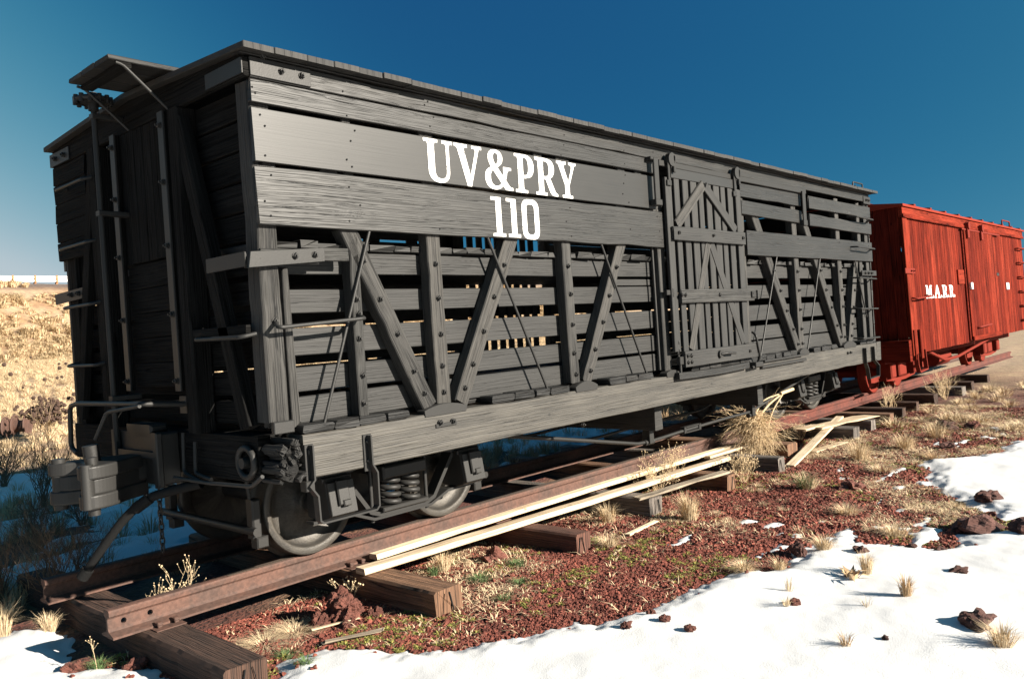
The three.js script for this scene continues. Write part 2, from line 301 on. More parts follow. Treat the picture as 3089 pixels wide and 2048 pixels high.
// ---------------------------------------------------------------- terrain
function groundY(x, z) {
  let y = -0.95 + 0.05 * nz(x * 0.5, z * 0.5, 41, 3) + 0.02 * nz(x * 3, z * 3, 42, 2);
  y -= 0.035 * sstep(0.2, -0.6, Math.abs(z + 1.37) - 0.9) * (x > -0.4 ? 1 : 0);
  if (z < -7) y += 1.35 * sstep(-7, -52, z) + 0.25 * nz(x * 0.12, z * 0.12, 43, 2) * sstep(-7, -16, z);
  if (z < -50) y += 6.55 * sstep(-52, -71, z) + 0.5 * nz(x * 0.2, z * 0.2, 44, 3) * sstep(-52, -58, z) * sstep(-72, -66, z);
  return y;
}
function lines(list) { const o = []; for (let i = 0; i < list.length - 1; i++) { const [a, st] = list[i], b = list[i + 1][0], n = Math.max(1, Math.round((b - a) / st)); for (let k = 0; k < n; k++) o.push(a + (b - a) * k / n); } o.push(list[list.length - 1][0]); return o; }
function sheet(xs, zs, fy, fc) {
  const nx = xs.length, nz_ = zs.length, pos = new Float32Array(nx * nz_ * 3), uv = new Float32Array(nx * nz_ * 2), col = fc ? new Float32Array(nx * nz_ * 3) : null, idx = [];
  for (let j = 0; j < nz_; j++) for (let i = 0; i < nx; i++) { const k = j * nx + i; pos.set([xs[i], fy(xs[i], zs[j]), zs[j]], k * 3); uv.set([xs[i], zs[j]], k * 2); if (fc) col.set(fc(xs[i], zs[j]), k * 3); }
  for (let j = 0; j < nz_ - 1; j++) for (let i = 0; i < nx - 1; i++) { const a = j * nx + i, b = a + 1, c = a + nx, d = c + 1; idx.push(a, c, b, b, c, d); }
  const g = new THREE.BufferGeometry(); g.setAttribute('position', new THREE.BufferAttribute(pos, 3)); g.setAttribute('uv', new THREE.BufferAttribute(uv, 2)); if (fc) g.setAttribute('color', new THREE.BufferAttribute(col, 3));
  g.setIndex(idx); g.computeVertexNormals(); return g;
}
const mix3 = (a, b, t) => [a[0] + (b[0] - a[0]) * t, a[1] + (b[1] - a[1]) * t, a[2] + (b[2] - a[2]) * t];
// snow outline (metres): near field, far field
const snowA = [[-0.43, -0.70], [-0.43, -0.45], [-0.40, -0.2], [-0.33, 0.12], [-0.12, 0.06], [0, -0.13], [0.26, -0.04], [0.41, 0.33], [0.65, 0.63], [0.78, 0.6], [0.89, 0.69], [0.94, 0.81], [1.12, 0.87], [1.3, 0.88], [1.3, 1.04], [1.49, 1.06], [1.64, 1.08], [1.79, 1.15], [2.03, 1.15], [2.18, 1.15], [2.39, 1.23], [2.53, 1.24], [2.68, 1.41], [3.0, 1.41], [3.16, 1.35], [3.31, 1.41], [3.59, 1.38], [3.79, 1.55], [3.6, 1.65], [3.62, 1.83], [3.66, 2.04], [3.84, 2.23], [4.13, 2.17], [4.36, 2.43], [4.7, 2.75], [5.6, 3.6], [9, 7], [9, 16], [-14, 16], [-14, -3.2], [-3, -2.6], [-0.95, -2.02], [-0.76, -2.0], [-0.67, -2.1], [-0.52, -1.92], [-0.48, -1.68], [-0.68, -1.07]];
const snowB = [[4.62, 2.3], [4.95, 2.2], [5.35, 1.82], [5.73, 1.53], [6.3, 1.35], [6.54, 1.34], [6.8, 1.13], [7.1, 1.1], [7.43, 1.5], [7.95, 1.67], [8.2, 1.56], [8.8, 1.73], [10, 2.1], [14, 2.6], [30, 5], [30, 14], [11, 14], [5.2, 2.9]];
function sdf(P, x, z) { let d = 1e9, s = -1; for (let i = 0, j = P.length - 1; i < P.length; j = i++) { const [ax, az] = P[j], [bx, bz] = P[i], ex = bx - ax, ez = bz - az, t = clamp(((x - ax) * ex + (z - az) * ez) / (ex * ex + ez * ez), 0, 1), dx = x - ax - ex * t, dz = z - az - ez * t; d = Math.min(d, dx * dx + dz * dz); if ((az > z) !== (bz > z) && x < ax + (z - az) / (bz - az) * ex) s = -s; } return s * Math.sqrt(d); }
function snowT(x, z) { // snow depth over the ground, negative where bare
  if (z > -2.35 || x < -0.4) {
    let d = Math.max(sdf(snowA, x, z), sdf(snowB, x, z));
    d += 0.12 * nz(x * 5, z * 5, 61, 3) + 0.10 * nz(x * 16, z * 16, 62, 3);
    let isl = 0.2 * (pn(x * 3.4, z * 7.5, 0, 0, 66) + 0.5 * pn(x * 9, z * 16, 0, 0, 67) - 0.98); // small islands between the two fields
    const near = sstep(0.9, 0.1, -d); d = Math.max(d, x > 2.9 && near > 0 ? isl * 1.2 - 0.02 * (1 - near) : -1);
    return 0.045 * sstep(-0.02, 0.2, d) + (d < 0 ? 0.35 * d : 0.01) + (d > 0 ? 0.03 * (nz(x * 1.1, z * 1.1, 63, 3)) * sstep(0, 0.6, d) * 1.2 + 0.022 * nz(x * 4, z * 4, 64, 4) * sstep(0, 0.15, d) : 0) - 0.008;
  }
  // beyond the track, in the shade of the car
  let d = fb(x * 0.55 + 3, z * 0.9, 0, 0, 68, 4) - 0.50 + 0.55 * (fb(x * 2.0, z * 4.6, 0, 0, 69, 4) - 0.5);
  d -= sstep(-3.0, -2.4, z) * 0.5 + sstep(-8.2, -10.5, z) * 0.6; d += 0.10 * sstep(-3.6, -5.5, z);
  return clamp(d * 0.5, -0.12, 0.07) + (d > 0 ? 0.02 * nz(x * 4, z * 4, 70, 2) : 0);
}
const cind = [0.105, 0.034, 0.021], tan = [0.44, 0.325, 0.20], dirt = [0.11, 0.08, 0.06], moss_ = [0.14, 0.12, 0.05];
const groundCol = (x, z) => {
  let c = cind; const n = fb(x * 1.1, z * 1.6, 0, 0, 45, 3);
  c = mix3(c, [0.20, 0.13, 0.07], 0.7 * sstep(0.55, 0.72, n)); c = mix3(c, moss_, 0.55 * sstep(0.6, 0.75, fb(x * 2.2, z * 2.6, 0, 0, 46, 3)));
  if (z < -2.3) c = mix3(c, dirt, sstep(-2.3, -3.2, z) * 0.8);
  const far = sstep(-7.5, -11, z + 2 * nz(x * 0.4, z * 0.4, 47, 2)); if (far > 0) c = mix3(c, mix3(tan, [0.32, 0.20, 0.105], sstep(0.45, 0.7, fb(x * 0.5, z * 0.5, 0, 0, 48, 3))), far);
  const rt = sstep(13, 20, x + 0.5 * z + 3 * nz(x * 0.5, z * 0.5, 50, 2)); if (rt > 0) c = mix3(c, tan, rt * 0.9);
  if (z < -66) c = mix3(c, [0.15, 0.11, 0.085], sstep(-66.5, -68.5, z + 1.4 * nz(x * 0.5, z * 0.5, 49, 2)));
  return c;
};
{
  const xs = lines([[-400, 60], [-40, 6], [-6, 0.4], [-1.6, 0.05], [9, 0.12], [16, 0.5], [40, 5], [120, 40], [500, 40]]);
  const zs = lines([[-420, 60], [-120, 8], [-74, 0.8], [-50, 1.5], [-12, 0.4], [-8, 0.14], [-2.6, 0.06], [2.6, 0.12], [6, 0.6], [20, 8], [260, 60]]);
  const m = std({ vertexColors: true, map: tGround, roughness: 0.95, bumpMap: tGround, bumpScale: 0.02 });
  struct('ground', sheet(xs, zs, groundY, groundCol), m);
  const cut = (g) => { // drop the cells that lie wholly under the ground
    const p = g.attributes.position, ix = g.index.array, keep = [], up = (k) => snowT(p.getX(k), p.getZ(k)) > -0.015, cache = new Uint8Array(p.count); for (let k = 0; k < p.count; k++) cache[k] = up(k) ? 1 : 0;
    for (let t = 0; t < ix.length; t += 3) if (cache[ix[t]] + cache[ix[t + 1]] + cache[ix[t + 2]]) keep.push(ix[t], ix[t + 1], ix[t + 2]); g.setIndex(keep); return g;
  };
  const fy = (x, z) => groundY(x, z) + snowT(x, z);
  struct('snow', cut(sheet(lines([[-13, 1.2], [-2.2, 0.024], [5.4, 0.05], [10, 0.25], [29, 1]]), lines([[-2.36, 0.04], [-0.5, 0.022], [2.9, 0.08], [6, 0.6], [14, 2]]), fy)), M.snow);
  struct('snow', cut(sheet(lines([[-13, 0.4], [-3, 0.05], [14, 0.2], [26, 0.6]]), lines([[-10.5, 0.06], [-2.36, 0.06]]), fy)), M.snow);
}

// ---------------------------------------------------------------- stock car
const car = thing('stock_car', 'long charcoal black slatted wooden livestock railway car with white lettering', 'railway car');
const ZF = -2.70; // far side
{
  const C = car;
  // outer boards, near side
  alongX(C, 'siding_board', 0, 9.22, 2.128, 2.232, -0.03, 0, M.siding, { nick: 0.01 });
  alongX(C, 'siding_board', 0, 3.93, 2.0, 2.122, -0.03, 0.001, M.siding, { nick: 0.006 });
  mesh(C, 'name_board', board(3.86, 0.283, 0.028, { wob: 0.001 }), M.panel).position.set(1.93, 1.833, -0.015);
  alongX(C, 'siding_board', 0, 3.97, 1.362, 1.674, -0.032, 0, M.siding[1], { nick: 0.012, jag: 0.012 });
  alongX(C, 'siding_board', 5.46, 6.95, 1.925, 2.072, -0.03, 0, M.siding, { nick: 0.01 });
  alongX(C, 'siding_board', 7.19, 9.24, 1.92, 2.066, -0.03, 0, M.siding[1], { nick: 0.012 });
  alongX(C, 'siding_board', 5.47, 6.96, 1.74, 1.884, -0.03, 0, M.siding[0], { nick: 0.008, tilt: -0.012 });
  alongX(C, 'siding_board', 7.19, 9.26, 1.708, 1.85, -0.03, 0, M.siding[1], { nick: 0.008, tilt: -0.008 });
  alongX(C, 'siding_board', 5.55, 9.24, 1.335, 1.59, -0.03, 0, M.siding[0], { nick: 0.006 });
  for (const x of [1.18, 2.28, 2.6, 3.35, 3.6]) alongY(C, 'backing_block', x, x + 0.1, 1.95, 2.03, -0.06, -0.032, M.siding);
  for (const x of [0.02, 0.42, 1.24, 2.4, 3.3, 3.8]) alongY(C, 'backing_block', x, x + 0.12, 1.64, 1.71, -0.06, -0.034, M.siding);
  // posts and braces
  const P = (xa, ya, xb, yb, w, m = M.post) => lean(C, xa === xb ? 'post' : 'brace', xa, ya, xb, yb, w, -0.115, -0.03, m, { wob: 0.003, jag: 0.008, bev: 0.006, nick: 0.007, seg: 0.09 });
  lean(C, 'post', 0.062, 0.33, 0.062, 2.12, 0.12, -0.16, -0.034, M.post[0], { wob: 0.003, bev: 0.007, nick: 0.006, seg: 0.08 });
  lean(C, 'post_splinter', 0.168, 0.30, 0.146, 1.14, 0.055, -0.12, -0.036, M.post[0], { wob: 0.008, jag: 0.02, taper: 0.35, seg: 0.06 });
  P(0.616, 0.295, 0.616, 2.1, 0.068); P(1.13, 0.285, 0.575, 1.39, 0.118, M.post[0]); P(1.25, 0.30, 1.235, 2.1, 0.12); P(1.395, 0.285, 2.0, 1.39, 0.122, M.post[2]);
  P(2.615, 0.30, 2.59, 2.1, 0.108); P(2.755, 0.29, 3.35, 1.39, 0.112, M.post[2]); P(3.95, 0.29, 3.94, 2.1, 0.108);
  P(5.515, 0.29, 5.51, 2.1, 0.11); P(6.75, 0.295, 5.79, 1.8, 0.125, M.post[0]); P(6.83, 0.30, 6.80, 2.1, 0.12); P(8.06, 0.295, 7.05, 1.85, 0.125, M.post[0]); P(8.145, 0.29, 8.11, 2.1, 0.12); P(8.345, 0.285, 8.74, 1.4, 0.12, M.post[2]); P(8.9, 0.29, 8.86, 2.1, 0.1);
  lean(C, 'post', 9.16, 0.30, 9.16, 2.12, 0.14, -0.16, -0.034, M.post[1], { wob: 0.006 });
  // inner slats, near side
  for (const [a, b] of [[1.117, 1.245], [0.9, 1.032], [0.666, 0.82], [0.466, 0.602], [0.292, 0.44]]) {
    alongX(C, 'slat', 0.04, 4.02, a, b, -0.15, -0.1165, M.slat, { wob: 0.003 });
    alongX(C, 'slat', 5.45, 9.14, a - 0.006, b + 0.004, -0.15, -0.1165, M.slat, { wob: 0.003 });
  }
  alongX(C, 'slat', 3.3, 3.98, 1.043, 1.094, -0.15, -0.12, M.slat);
  // bolts on the framing
  const ys = [1.19, 0.965, 0.745, 0.53, 0.37], rows = (xa, ya, xb, yb, from = 0) => ys.slice(from).forEach((y, i) => bolt(C, xa + (xb - xa) * (y - ya) / (yb - ya) + 0.014 * (hsh(i, xa * 10 | 0, 4) - 0.5), y + 0.02 * (hsh(i, xb * 10 | 0, 5) - 0.5), -0.03));
  for (const a of [[0.616, 0.295, 0.616, 2.1, 1], [1.13, 0.285, 0.575, 1.39], [1.25, 0.3, 1.235, 2.1], [1.395, 0.285, 2.0, 1.39], [2.615, 0.3, 2.59, 2.1], [2.755, 0.29, 3.35, 1.39], [6.75, 0.295, 5.79, 1.8], [6.83, 0.3, 6.8, 2.1], [8.06, 0.295, 7.05, 1.85], [8.145, 0.29, 8.11, 2.1], [8.345, 0.285, 8.74, 1.4]]) rows(...a);
  // nails along the outer boards
  { const r = rng(5), gs = []; for (const [x0, x1, yy] of [[0.05, 3.8, [2.03, 2.09]], [0.05, 3.8, [1.71, 1.78, 1.88, 1.95]], [0.05, 3.9, [1.41, 1.5, 1.62]], [0.4, 9.1, [2.16, 2.2]], [5.6, 9.1, [1.38, 1.54]]]) for (const px of [0.05, 0.62, 1.24, 2.6, 3.4, 3.9, 5.52, 6.8, 8.1, 9.15]) if (px >= x0 && px <= x1 + 0.1) for (const y of yy) { const nx = px + (r() - 0.5) * 0.09, ny = y + (r() - 0.5) * 0.04; if (r() < 0.75) gs.push(cyl([nx, ny, -0.006], [nx, ny, 0.003], 0.006, 6)); } const m = mesh(C, 'nail_heads', join(gs), M.char[2]); m.userData.kind = 'stuff'; }
  // tie rods
  for (const [xa, ya, xb, yb] of [[0.735, 1.39, 0.312, 0.262], [1.715, 1.39, 2.25, 0.285], [3.018, 1.39, 3.563, 0.285], [6.29, 1.39, 5.715, 0.285], [7.50, 1.42, 6.93, 0.285], [8.58, 1.42, 8.92, 0.6]]) mesh(C, 'tie_rod', rod([[xa, ya, -0.016], [xb, yb, -0.010]], 0.0095), M.iron);
  mesh(C, 'tie_rod', rod([[3.85, 0.3, -0.06], [3.84, 1.4, -0.06]], 0.012), M.iron);
  // corner plates, straps and pockets
  mesh(C, 'corner_plate', join([bevBox(0, 0.37, 2.135, 2.232, 0.0005, 0.009, 0.002)]), M.ironPaint); mesh(C, 'corner_plate', bevBox(-0.045, -0.036, 2.14, 2.22, -0.38, 0.0, 0.002), M.iron);
  for (const x of [0.185, 0.31]) bolt(C, x, 2.186, 0.009, M.ironPaint, 0);
  bolt(C, 0.075, 2.245, 0.012, M.ironPaint);
  alongX(C, 'strap_block', 0.36, 0.555, 1.182, 1.254, -0.03, 0.0, M.post[1]);
  alongX(C, 'strap_block', 0.0, 0.35, 1.16, 1.24, -0.031, -0.002, M.post[1]);
  { // bent strap with pole hole
    const s = new THREE.Shape(); s.moveTo(-0.085, 1.138); s.lineTo(0.378, 1.178); s.lineTo(0.38, 1.25); s.lineTo(-0.07, 1.218); s.closePath(); const h = new THREE.Path(); h.absellipse(-0.03, 1.178, 0.013, 0.016, 0, 7); s.holes.push(h);
    const a = new THREE.ExtrudeGeometry(s, { depth: 0.011, bevelEnabled: true, bevelSize: 0.002, bevelThickness: 0.002, bevelSegments: 1 }); a.translate(0, 0, 0.002);
    const c = new THREE.CylinderGeometry(0.03, 0.03, 0.078, 14, 1, false, Math.PI / 2 * 2, Math.PI / 2); c.translate(-0.06, 1.178, -0.016);
    const m = mesh(C, 'corner_strap', join([a, c]), M.ironPaint); m.userData.label = 'bent grey strap around the near corner';
    mesh(C, 'corner_strap', bevBox(-0.09, -0.078, 1.146, 1.222, -0.42, -0.017, 0.003), M.iron); bolt(C, 0.19, 1.202, 0.015, M.ironPaint); bolt(C, 0.315, 1.212, 0.015, M.ironPaint);
  }
  mesh(C, 'corner_plate', bevBox(9.0, 9.25, 2.1, 2.2, 0.0005, 0.01, 0.002), M.ironPaint); bolt(C, 9.08, 2.15, 0.01); bolt(C, 9.17, 2.15, 0.01);
  mesh(C, 'corner_strap', bevBox(8.78, 9.32, 1.14, 1.21, 0.0005, 0.014, 0.003), M.ironPaint); for (const x of [8.88, 9.0, 9.12]) bolt(C, x, 1.175, 0.014);
  mesh(C, 'grab_iron', rod([[0.075, 0.855, -0.034], [0.03, 0.822, 0.06], [0.6, 0.853, 0.06], [0.612, 0.87, -0.03]], 0.0115), M.ironPaint); bolt(C, 0.072, 0.862, -0.034, M.ironPaint); bolt(C, 0.618, 0.885, -0.03, M.ironPaint);
  for (const y of [1.885, 1.5, 1.105, 0.71, 0.33]) mesh(C, 'grab_iron', rod([[8.45, y + 0.01, -0.03], [8.45, y, 0.1], [9.05, y - 0.012, 0.1], [9.2, y - 0.01, -0.03]], 0.011), M.ironPaint);
  mesh(C, 'post_pocket', bevBox(-0.002, 0.12, 0.268, 0.332, -0.02, 0.012, 0.004), M.ironPaint);
  const cast = (x0, x1, yt) => { const s = new THREE.Shape(); s.moveTo(x0, 0.232); s.lineTo(x0 - 0.005, 0.268); s.quadraticCurveTo((x0 + x1) / 2, yt * 2 - 0.268, x1 + 0.01, 0.266); s.lineTo(x1, 0.232); s.closePath(); const h = new THREE.Path(); h.absellipse((x0 + x1) / 2, 0.268, 0.016, 0.008, 0, 7); s.holes.push(h); const g = new THREE.ExtrudeGeometry(s, { depth: 0.07, bevelEnabled: true, bevelSize: 0.002, bevelThickness: 0.002, bevelSegments: 1 }); g.translate(0, 0, -0.065); mesh(C, 'brace_casting', g, M.ironPaint); };
  cast(1.05, 1.4, 0.298); cast(2.57, 2.83, 0.305); cast(3.86, 4.05, 0.29); cast(6.68, 6.92, 0.31); cast(8.02, 8.42, 0.315);
  // side sills and end sills
  alongX(C, 'side_sill', 0.172, 9.2, 0.0, 0.245, -0.14, 0, M.sill, { wob: 0.004, bev: 0.006, nick: 0.008 });
  alongX(C, 'side_sill', 0.172, 9.2, 0.0, 0.245, ZF, ZF + 0.14, M.sill);
  alongZ(C, 'end_sill', 0, 0.17, 0.0, 0.25, ZF, -0.16, M.endWoodShade[1], { wob: 0.005 });
  alongZ(C, 'end_sill', 9.2, 9.36, 0.0, 0.25, ZF, 0, M.sill);
  { // rotten, splintered end of the near end sill
    const gs = [], r = rng(9);
    for (let i = 0; i < 46; i++) { const w = 0.016 + 0.026 * r(), L = 0.10 + 0.09 * r(), g = board(L, w, w * (0.7 + 0.6 * r()), { seg: 0.03, wob: 0.01, jag: 0.014, bev: 0.006 }); g.rotateY(Math.PI / 2); g.rotateX((r() - 0.5) * 0.25); g.rotateZ(r() * 3); g.translate(0.012 + 0.145 * r(), 0.015 + 0.215 * r(), -0.09 + 0.035 * (r() - 0.5) + (L - 0.1) * 0.3); gs.push(g); }
    const b = stoneG(0.062, 5, 1, 3, 0.4); b.translate(0.085, 0.065, -0.045); gs.push(b);
    const m = mesh(C, 'rotten_sill_end', join(gs), M.char[1]); m.userData.label = 'splintered rotten end of the end sill';
  }
  bolt(C, 1.165, 0.184, 0.006, M.ironPaint); bolt(C, 1.275, 0.18, 0.006, M.ironPaint); mesh(C, 'bolt_plate', bevBox(1.13, 1.31, 0.155, 0.178, 0.0005, 0.008, 0.002), M.ironPaint);
  bolt(C, 8.12, 0.17, 0); bolt(C, 8.22, 0.17, 0); bolt(C, 2.7, -0.03, -0.06, M.ironPaint);
  // floor boards with charred ends, upper deck boards
  { const r = rng(31); let x = 0.17; while (x < 9.1) { const w = 0.14 + 0.1 * r(), e = Math.min(9.14, x + w); const hide = [[1.0, 1.43], [2.53, 2.87], [3.85, 4.1], [6.62, 6.95], [8.0, 8.44]].some(([a, b]) => e > a && x < b); const m = alongZ(C, 'floor_board', x + 0.003, e - 0.003, 0.2475, 0.2475 + 0.045 + 0.008 * r(), ZF + 0.02, hide ? -0.15 : 0.012 * r(), M.char, { jag: 0.01, wob: 0.006, bev: 0.01, seg: 0.35 }); x = e; } }
  { const r = rng(32); let x = 0.06; while (x < 9.1) { const w = 0.11 + 0.12 * r(), e = Math.min(9.12, x + w); alongZ(C, 'deck_board', x + 0.003, e - 0.003, 1.254, 1.288 + 0.016 * r(), ZF + 0.06, -0.085 + 0.035 * (r() - 0.5), M.slat, { jag: 0.016, wob: 0.005, bev: 0.005, seg: 0.6 }); x = e; } }
  // roof boards across the car
  { const r = rng(33); let x = -0.08; while (x < 9.3) {
    const w = 0.17 + 0.05 * r(), e = Math.min(9.34, x + w), yo = 0.006 * (r() - 0.5), zo = 0.085 + 0.012 * r(), s = new THREE.Shape();
    s.moveTo(zo, 2.245 + yo); s.lineTo(zo, 2.273 + yo); s.lineTo(-1.35, 2.345 + yo); s.lineTo(-2.62 - zo, 2.275 + yo); s.lineTo(-2.62 - zo, 2.247 + yo); s.lineTo(-1.35, 2.317 + yo); s.closePath();
    const g = new THREE.ExtrudeGeometry(s, { depth: e - x - 0.006, bevelEnabled: true, bevelSize: 0.002, bevelThickness: 0.002, bevelSegments: 1 });
    { const p = g.attributes.position; for (let i = 0; i < p.count; i++) p.setXYZ(i, p.getZ(i) + x + 0.003, p.getY(i), p.getX(i)); g.computeVertexNormals(); }
    mesh(C, 'roof_board', g, pick(M.roof, SEED += 7)); x = e; } }
  alongX(C, 'eave_strip', -0.06, 9.28, 2.2365, 2.2435, -0.05, 0.02, M.siding[2]);
  // running board along the roof and end platform
  for (const z of [-1.372, -1.182, -0.992]) alongX(C, 'running_board', -0.37, 9.5, 2.362, 2.39, z, z + 0.183, M.roof);
  for (const x of [-0.31, 1, 3, 5, 7, 9]) alongZ(C, 'running_board_cleat', x, x + 0.07, 2.335, 2.3615, -1.36, -0.82, M.endWoodShade[1]);
  for (const z of [-0.815, -1.365]) mesh(C, 'platform_bracket', rod([[-0.33, 2.352, z], [-0.29, 2.345, z], [-0.04, 2.13, z]], 0.009), z < -1 ? M.iron : M.ironPaint);
  alongY(C, 'roof_grab', 9.0, 9.02, 2.29, 2.36, -0.1, -0.08, M.iron); mesh(C, 'grab_iron', rod([[8.6, 2.28, 0.02], [8.6, 2.35, 0.02], [8.95, 2.35, 0.02], [8.95, 2.28, 0.02]], 0.01), M.iron);
  // far side
  for (const [a, b] of [[2.128, 2.232], [1.985, 2.126], [1.72, 1.98], [1.37, 1.695]]) alongX(C, 'siding_board', 0, 3.97, a, b, ZF, ZF + 0.03, M.siding);
  for (const [x0, x1] of [[0, 2.5], [2.75, 2.95], [3.3, 3.45], [3.7, 3.97]]) alongX(C, 'gap_strip', x0, x1, 1.688, 1.727, ZF + 0.0305, ZF + 0.045, M.siding, { seg: 1 });
  for (const [a, b] of [[2.128, 2.232], [1.975, 2.126], [1.76, 1.97], [1.56, 1.755], [1.35, 1.555]]) alongX(C, 'siding_board', 5.45, 9.22, a, b, ZF, ZF + 0.03, M.siding);
  for (const x of [0.06, 0.62, 1.24, 2.6, 3.95, 5.5, 6.8, 8.1, 9.15]) alongY(C, 'post', x - 0.055, x + 0.055, 0.25, 2.12, ZF + 0.031, ZF + 0.115, M.post);
  for (const [xa, xb] of [[1.13, 0.58], [1.4, 2.0], [2.75, 3.35], [6.75, 6.05], [8.06, 7.36]]) lean(C, 'brace', xa, 0.29, xb, 1.39, 0.11, ZF + 0.032, ZF + 0.113, M.post);
  for (const [a, b] of [[1.113, 1.252], [0.885, 1.108], [0.70, 0.862], [0.545, 0.695], [0.31, 0.535]]) { alongX(C, 'slat', 0.04, 4.02, a, b, ZF + 0.116, ZF + 0.15, M.slat); alongX(C, 'slat', 5.45, 9.14, a, b, ZF + 0.116, ZF + 0.15, M.slat); }
  { const d = partGroup(C, 'far_side_door'); for (let i = 0; i < 9; i++) alongY(d, 'door_slat', 4.08 + i * 0.15, 4.17 + i * 0.15, 0.3, 2.0, ZF - 0.02, ZF + 0.005, M.slat, { seg: 0.8 }); for (const y of [0.32, 0.9, 1.43, 1.92]) alongX(d, 'door_rail', 4.0, 5.45, y, y + 0.12, ZF - 0.05, ZF - 0.021, M.slat, { seg: 0.8 }); }
  // underframe
  for (const z of [-0.75, -1.2, -1.5, -1.95]) alongX(C, 'centre_sill', 0.18, 9.19, 0.0, 0.235, z - 0.06, z + 0.06, M.inside);
  for (const x of [4.0, 6.05]) alongZ(C, 'needle_beam', x - 0.06, x + 0.06, -0.25, -0.005, -2.55, -0.2, M.inside);
  for (const z of [-0.32, -0.95, -1.75, -2.38]) mesh(C, 'truss_rod', rod([[1.6, 0.05, z], [3.85, -0.36, z], [4.15, -0.36, z], [4.6, -0.345, z], [5.5, -0.33, z], [6.05, -0.33, z], [8.3, 0.05, z]], 0.016), M.ironPaint);
  mesh(C, 'turnbuckle', join([bevBox(4.62, 4.9, -0.322, -0.308, -0.345, -0.295), bevBox(4.62, 4.9, -0.372, -0.358, -0.345, -0.295), bevBox(4.6, 4.64, -0.372, -0.308, -0.345, -0.295), bevBox(4.88, 4.92, -0.372, -0.308, -0.345, -0.295)]), M.ironPaint);
  for (const x of [4.0, 6.05]) mesh(C, 'queen_post', join([bevBox(x - 0.035, x + 0.035, -0.375, -0.251, -0.36, -0.28), cyl([x - 0.07, -0.365, -0.32], [x + 0.07, -0.365, -0.32], 0.026)]), M.ironPaint);
  // stirrup steps
  mesh(C, 'stirrup_step', join([strapXY([[0.20, 0.185], [0.20, 0.0], [0.17, -0.03], [0.215, -0.09], [0.22, -0.225], [0.24, -0.24], [0.60, -0.24], [0.62, -0.22], [0.622, -0.03], [0.592, 0.02], [0.59, 0.185]], 0.010, 0.004, 0.05), bevBox(0.172, 0.228, -0.01, 0.19, 0.0005, 0.009, 0.002), bevBox(0.562, 0.622, -0.02, 0.19, 0.0005, 0.009, 0.002)]), M.ironPaint);
  for (const [x, y] of [[0.2, 0.15], [0.592, 0.15], [0.592, 0.04]]) bolt(C, x, y, 0.009, M.ironPaint, 0, nutG);
  mesh(C, 'stirrup_step', join([strapXY([[8.66, 0.2], [8.66, 0.0], [8.72, -0.07], [8.76, -0.21], [9.12, -0.2], [9.14, -0.06], [8.98, 0.02], [8.97, 0.2]], 0.010, 0.004, 0.05)]), M.ironPaint);
  mesh(C, 'sill_bolt', bevBox(0.155, 0.21, -0.06, -0.005, -0.03, 0.03), M.ironPaint);
  // door ledge, track and guide bar
  alongX(C, 'door_ledge', 3.98, 5.32, 0.2, 0.262, 0.001, 0.055, M.siding[2], { bow: -0.01 });
  mesh(C, 'door_guide_bar', bevBox(5.66, 6.78, 0.168, 0.2, 0.001, 0.035, 0.004), M.ironPaint); mesh(C, 'door_guide_bar', bevBox(5.7, 6.72, 0.23, 0.25, 0.001, 0.045, 0.003), M.ironPaint);
  mesh(C, 'door_track', bevBox(3.9, 7.05, 2.07, 2.122, 0.002, 0.03, 0.004), M.ironPaint);
  mesh(C, 'track_bracket', join([bevBox(6.9, 6.98, 1.76, 2.09, 0.031, 0.05), bevBox(6.9, 7.0, 1.70, 1.765, 0.0, 0.05)]), M.ironPaint);
  mesh(C, 'track_bracket', join([bevBox(3.76, 3.83, 1.76, 2.12, 0.045, 0.065), bevBox(3.76, 3.86, 1.715, 1.765, 0.002, 0.065), bevBox(3.72, 3.84, 2.1, 2.125, 0.002, 0.06)]), M.ironPaint);
  mesh(C, 'latch_hasp', join([bevBox(3.9, 4.03, 0.945, 0.99, 0, 0.03), cyl([3.98, 0.93, 0.04], [3.98, 1.0, 0.04], 0.012)]), M.iron);
  mesh(C, 'latch_chain', join([0, 1, 2, 3, 4].map((i) => { const t = new THREE.TorusGeometry(0.018, 0.005, 5, 10); t.scale(0.7, 1.2, 1); if (i % 2) t.rotateY(1.5); t.translate(4.02, 0.56 - i * 0.034, 0.035); return t; }).concat([bevBox(4.0, 4.06, 0.33, 0.40, 0.02, 0.06), cyl([4.03, 0.2, 0.04], [4.03, 0.36, 0.04], 0.012)])), M.iron);
  mesh(C, 'latch_hasp', join([rod([[5.5, 0.25, 0.06], [5.5, 0.3, 0.09], [5.44, 0.52, 0.085], [5.5, 0.55, 0.02]], 0.012), bevBox(5.4, 5.56, 0.2, 0.25, 0.02, 0.09), cyl([5.36, 0.2, 0.06], [5.6, 0.21, 0.06], 0.016)]), M.iron);
}
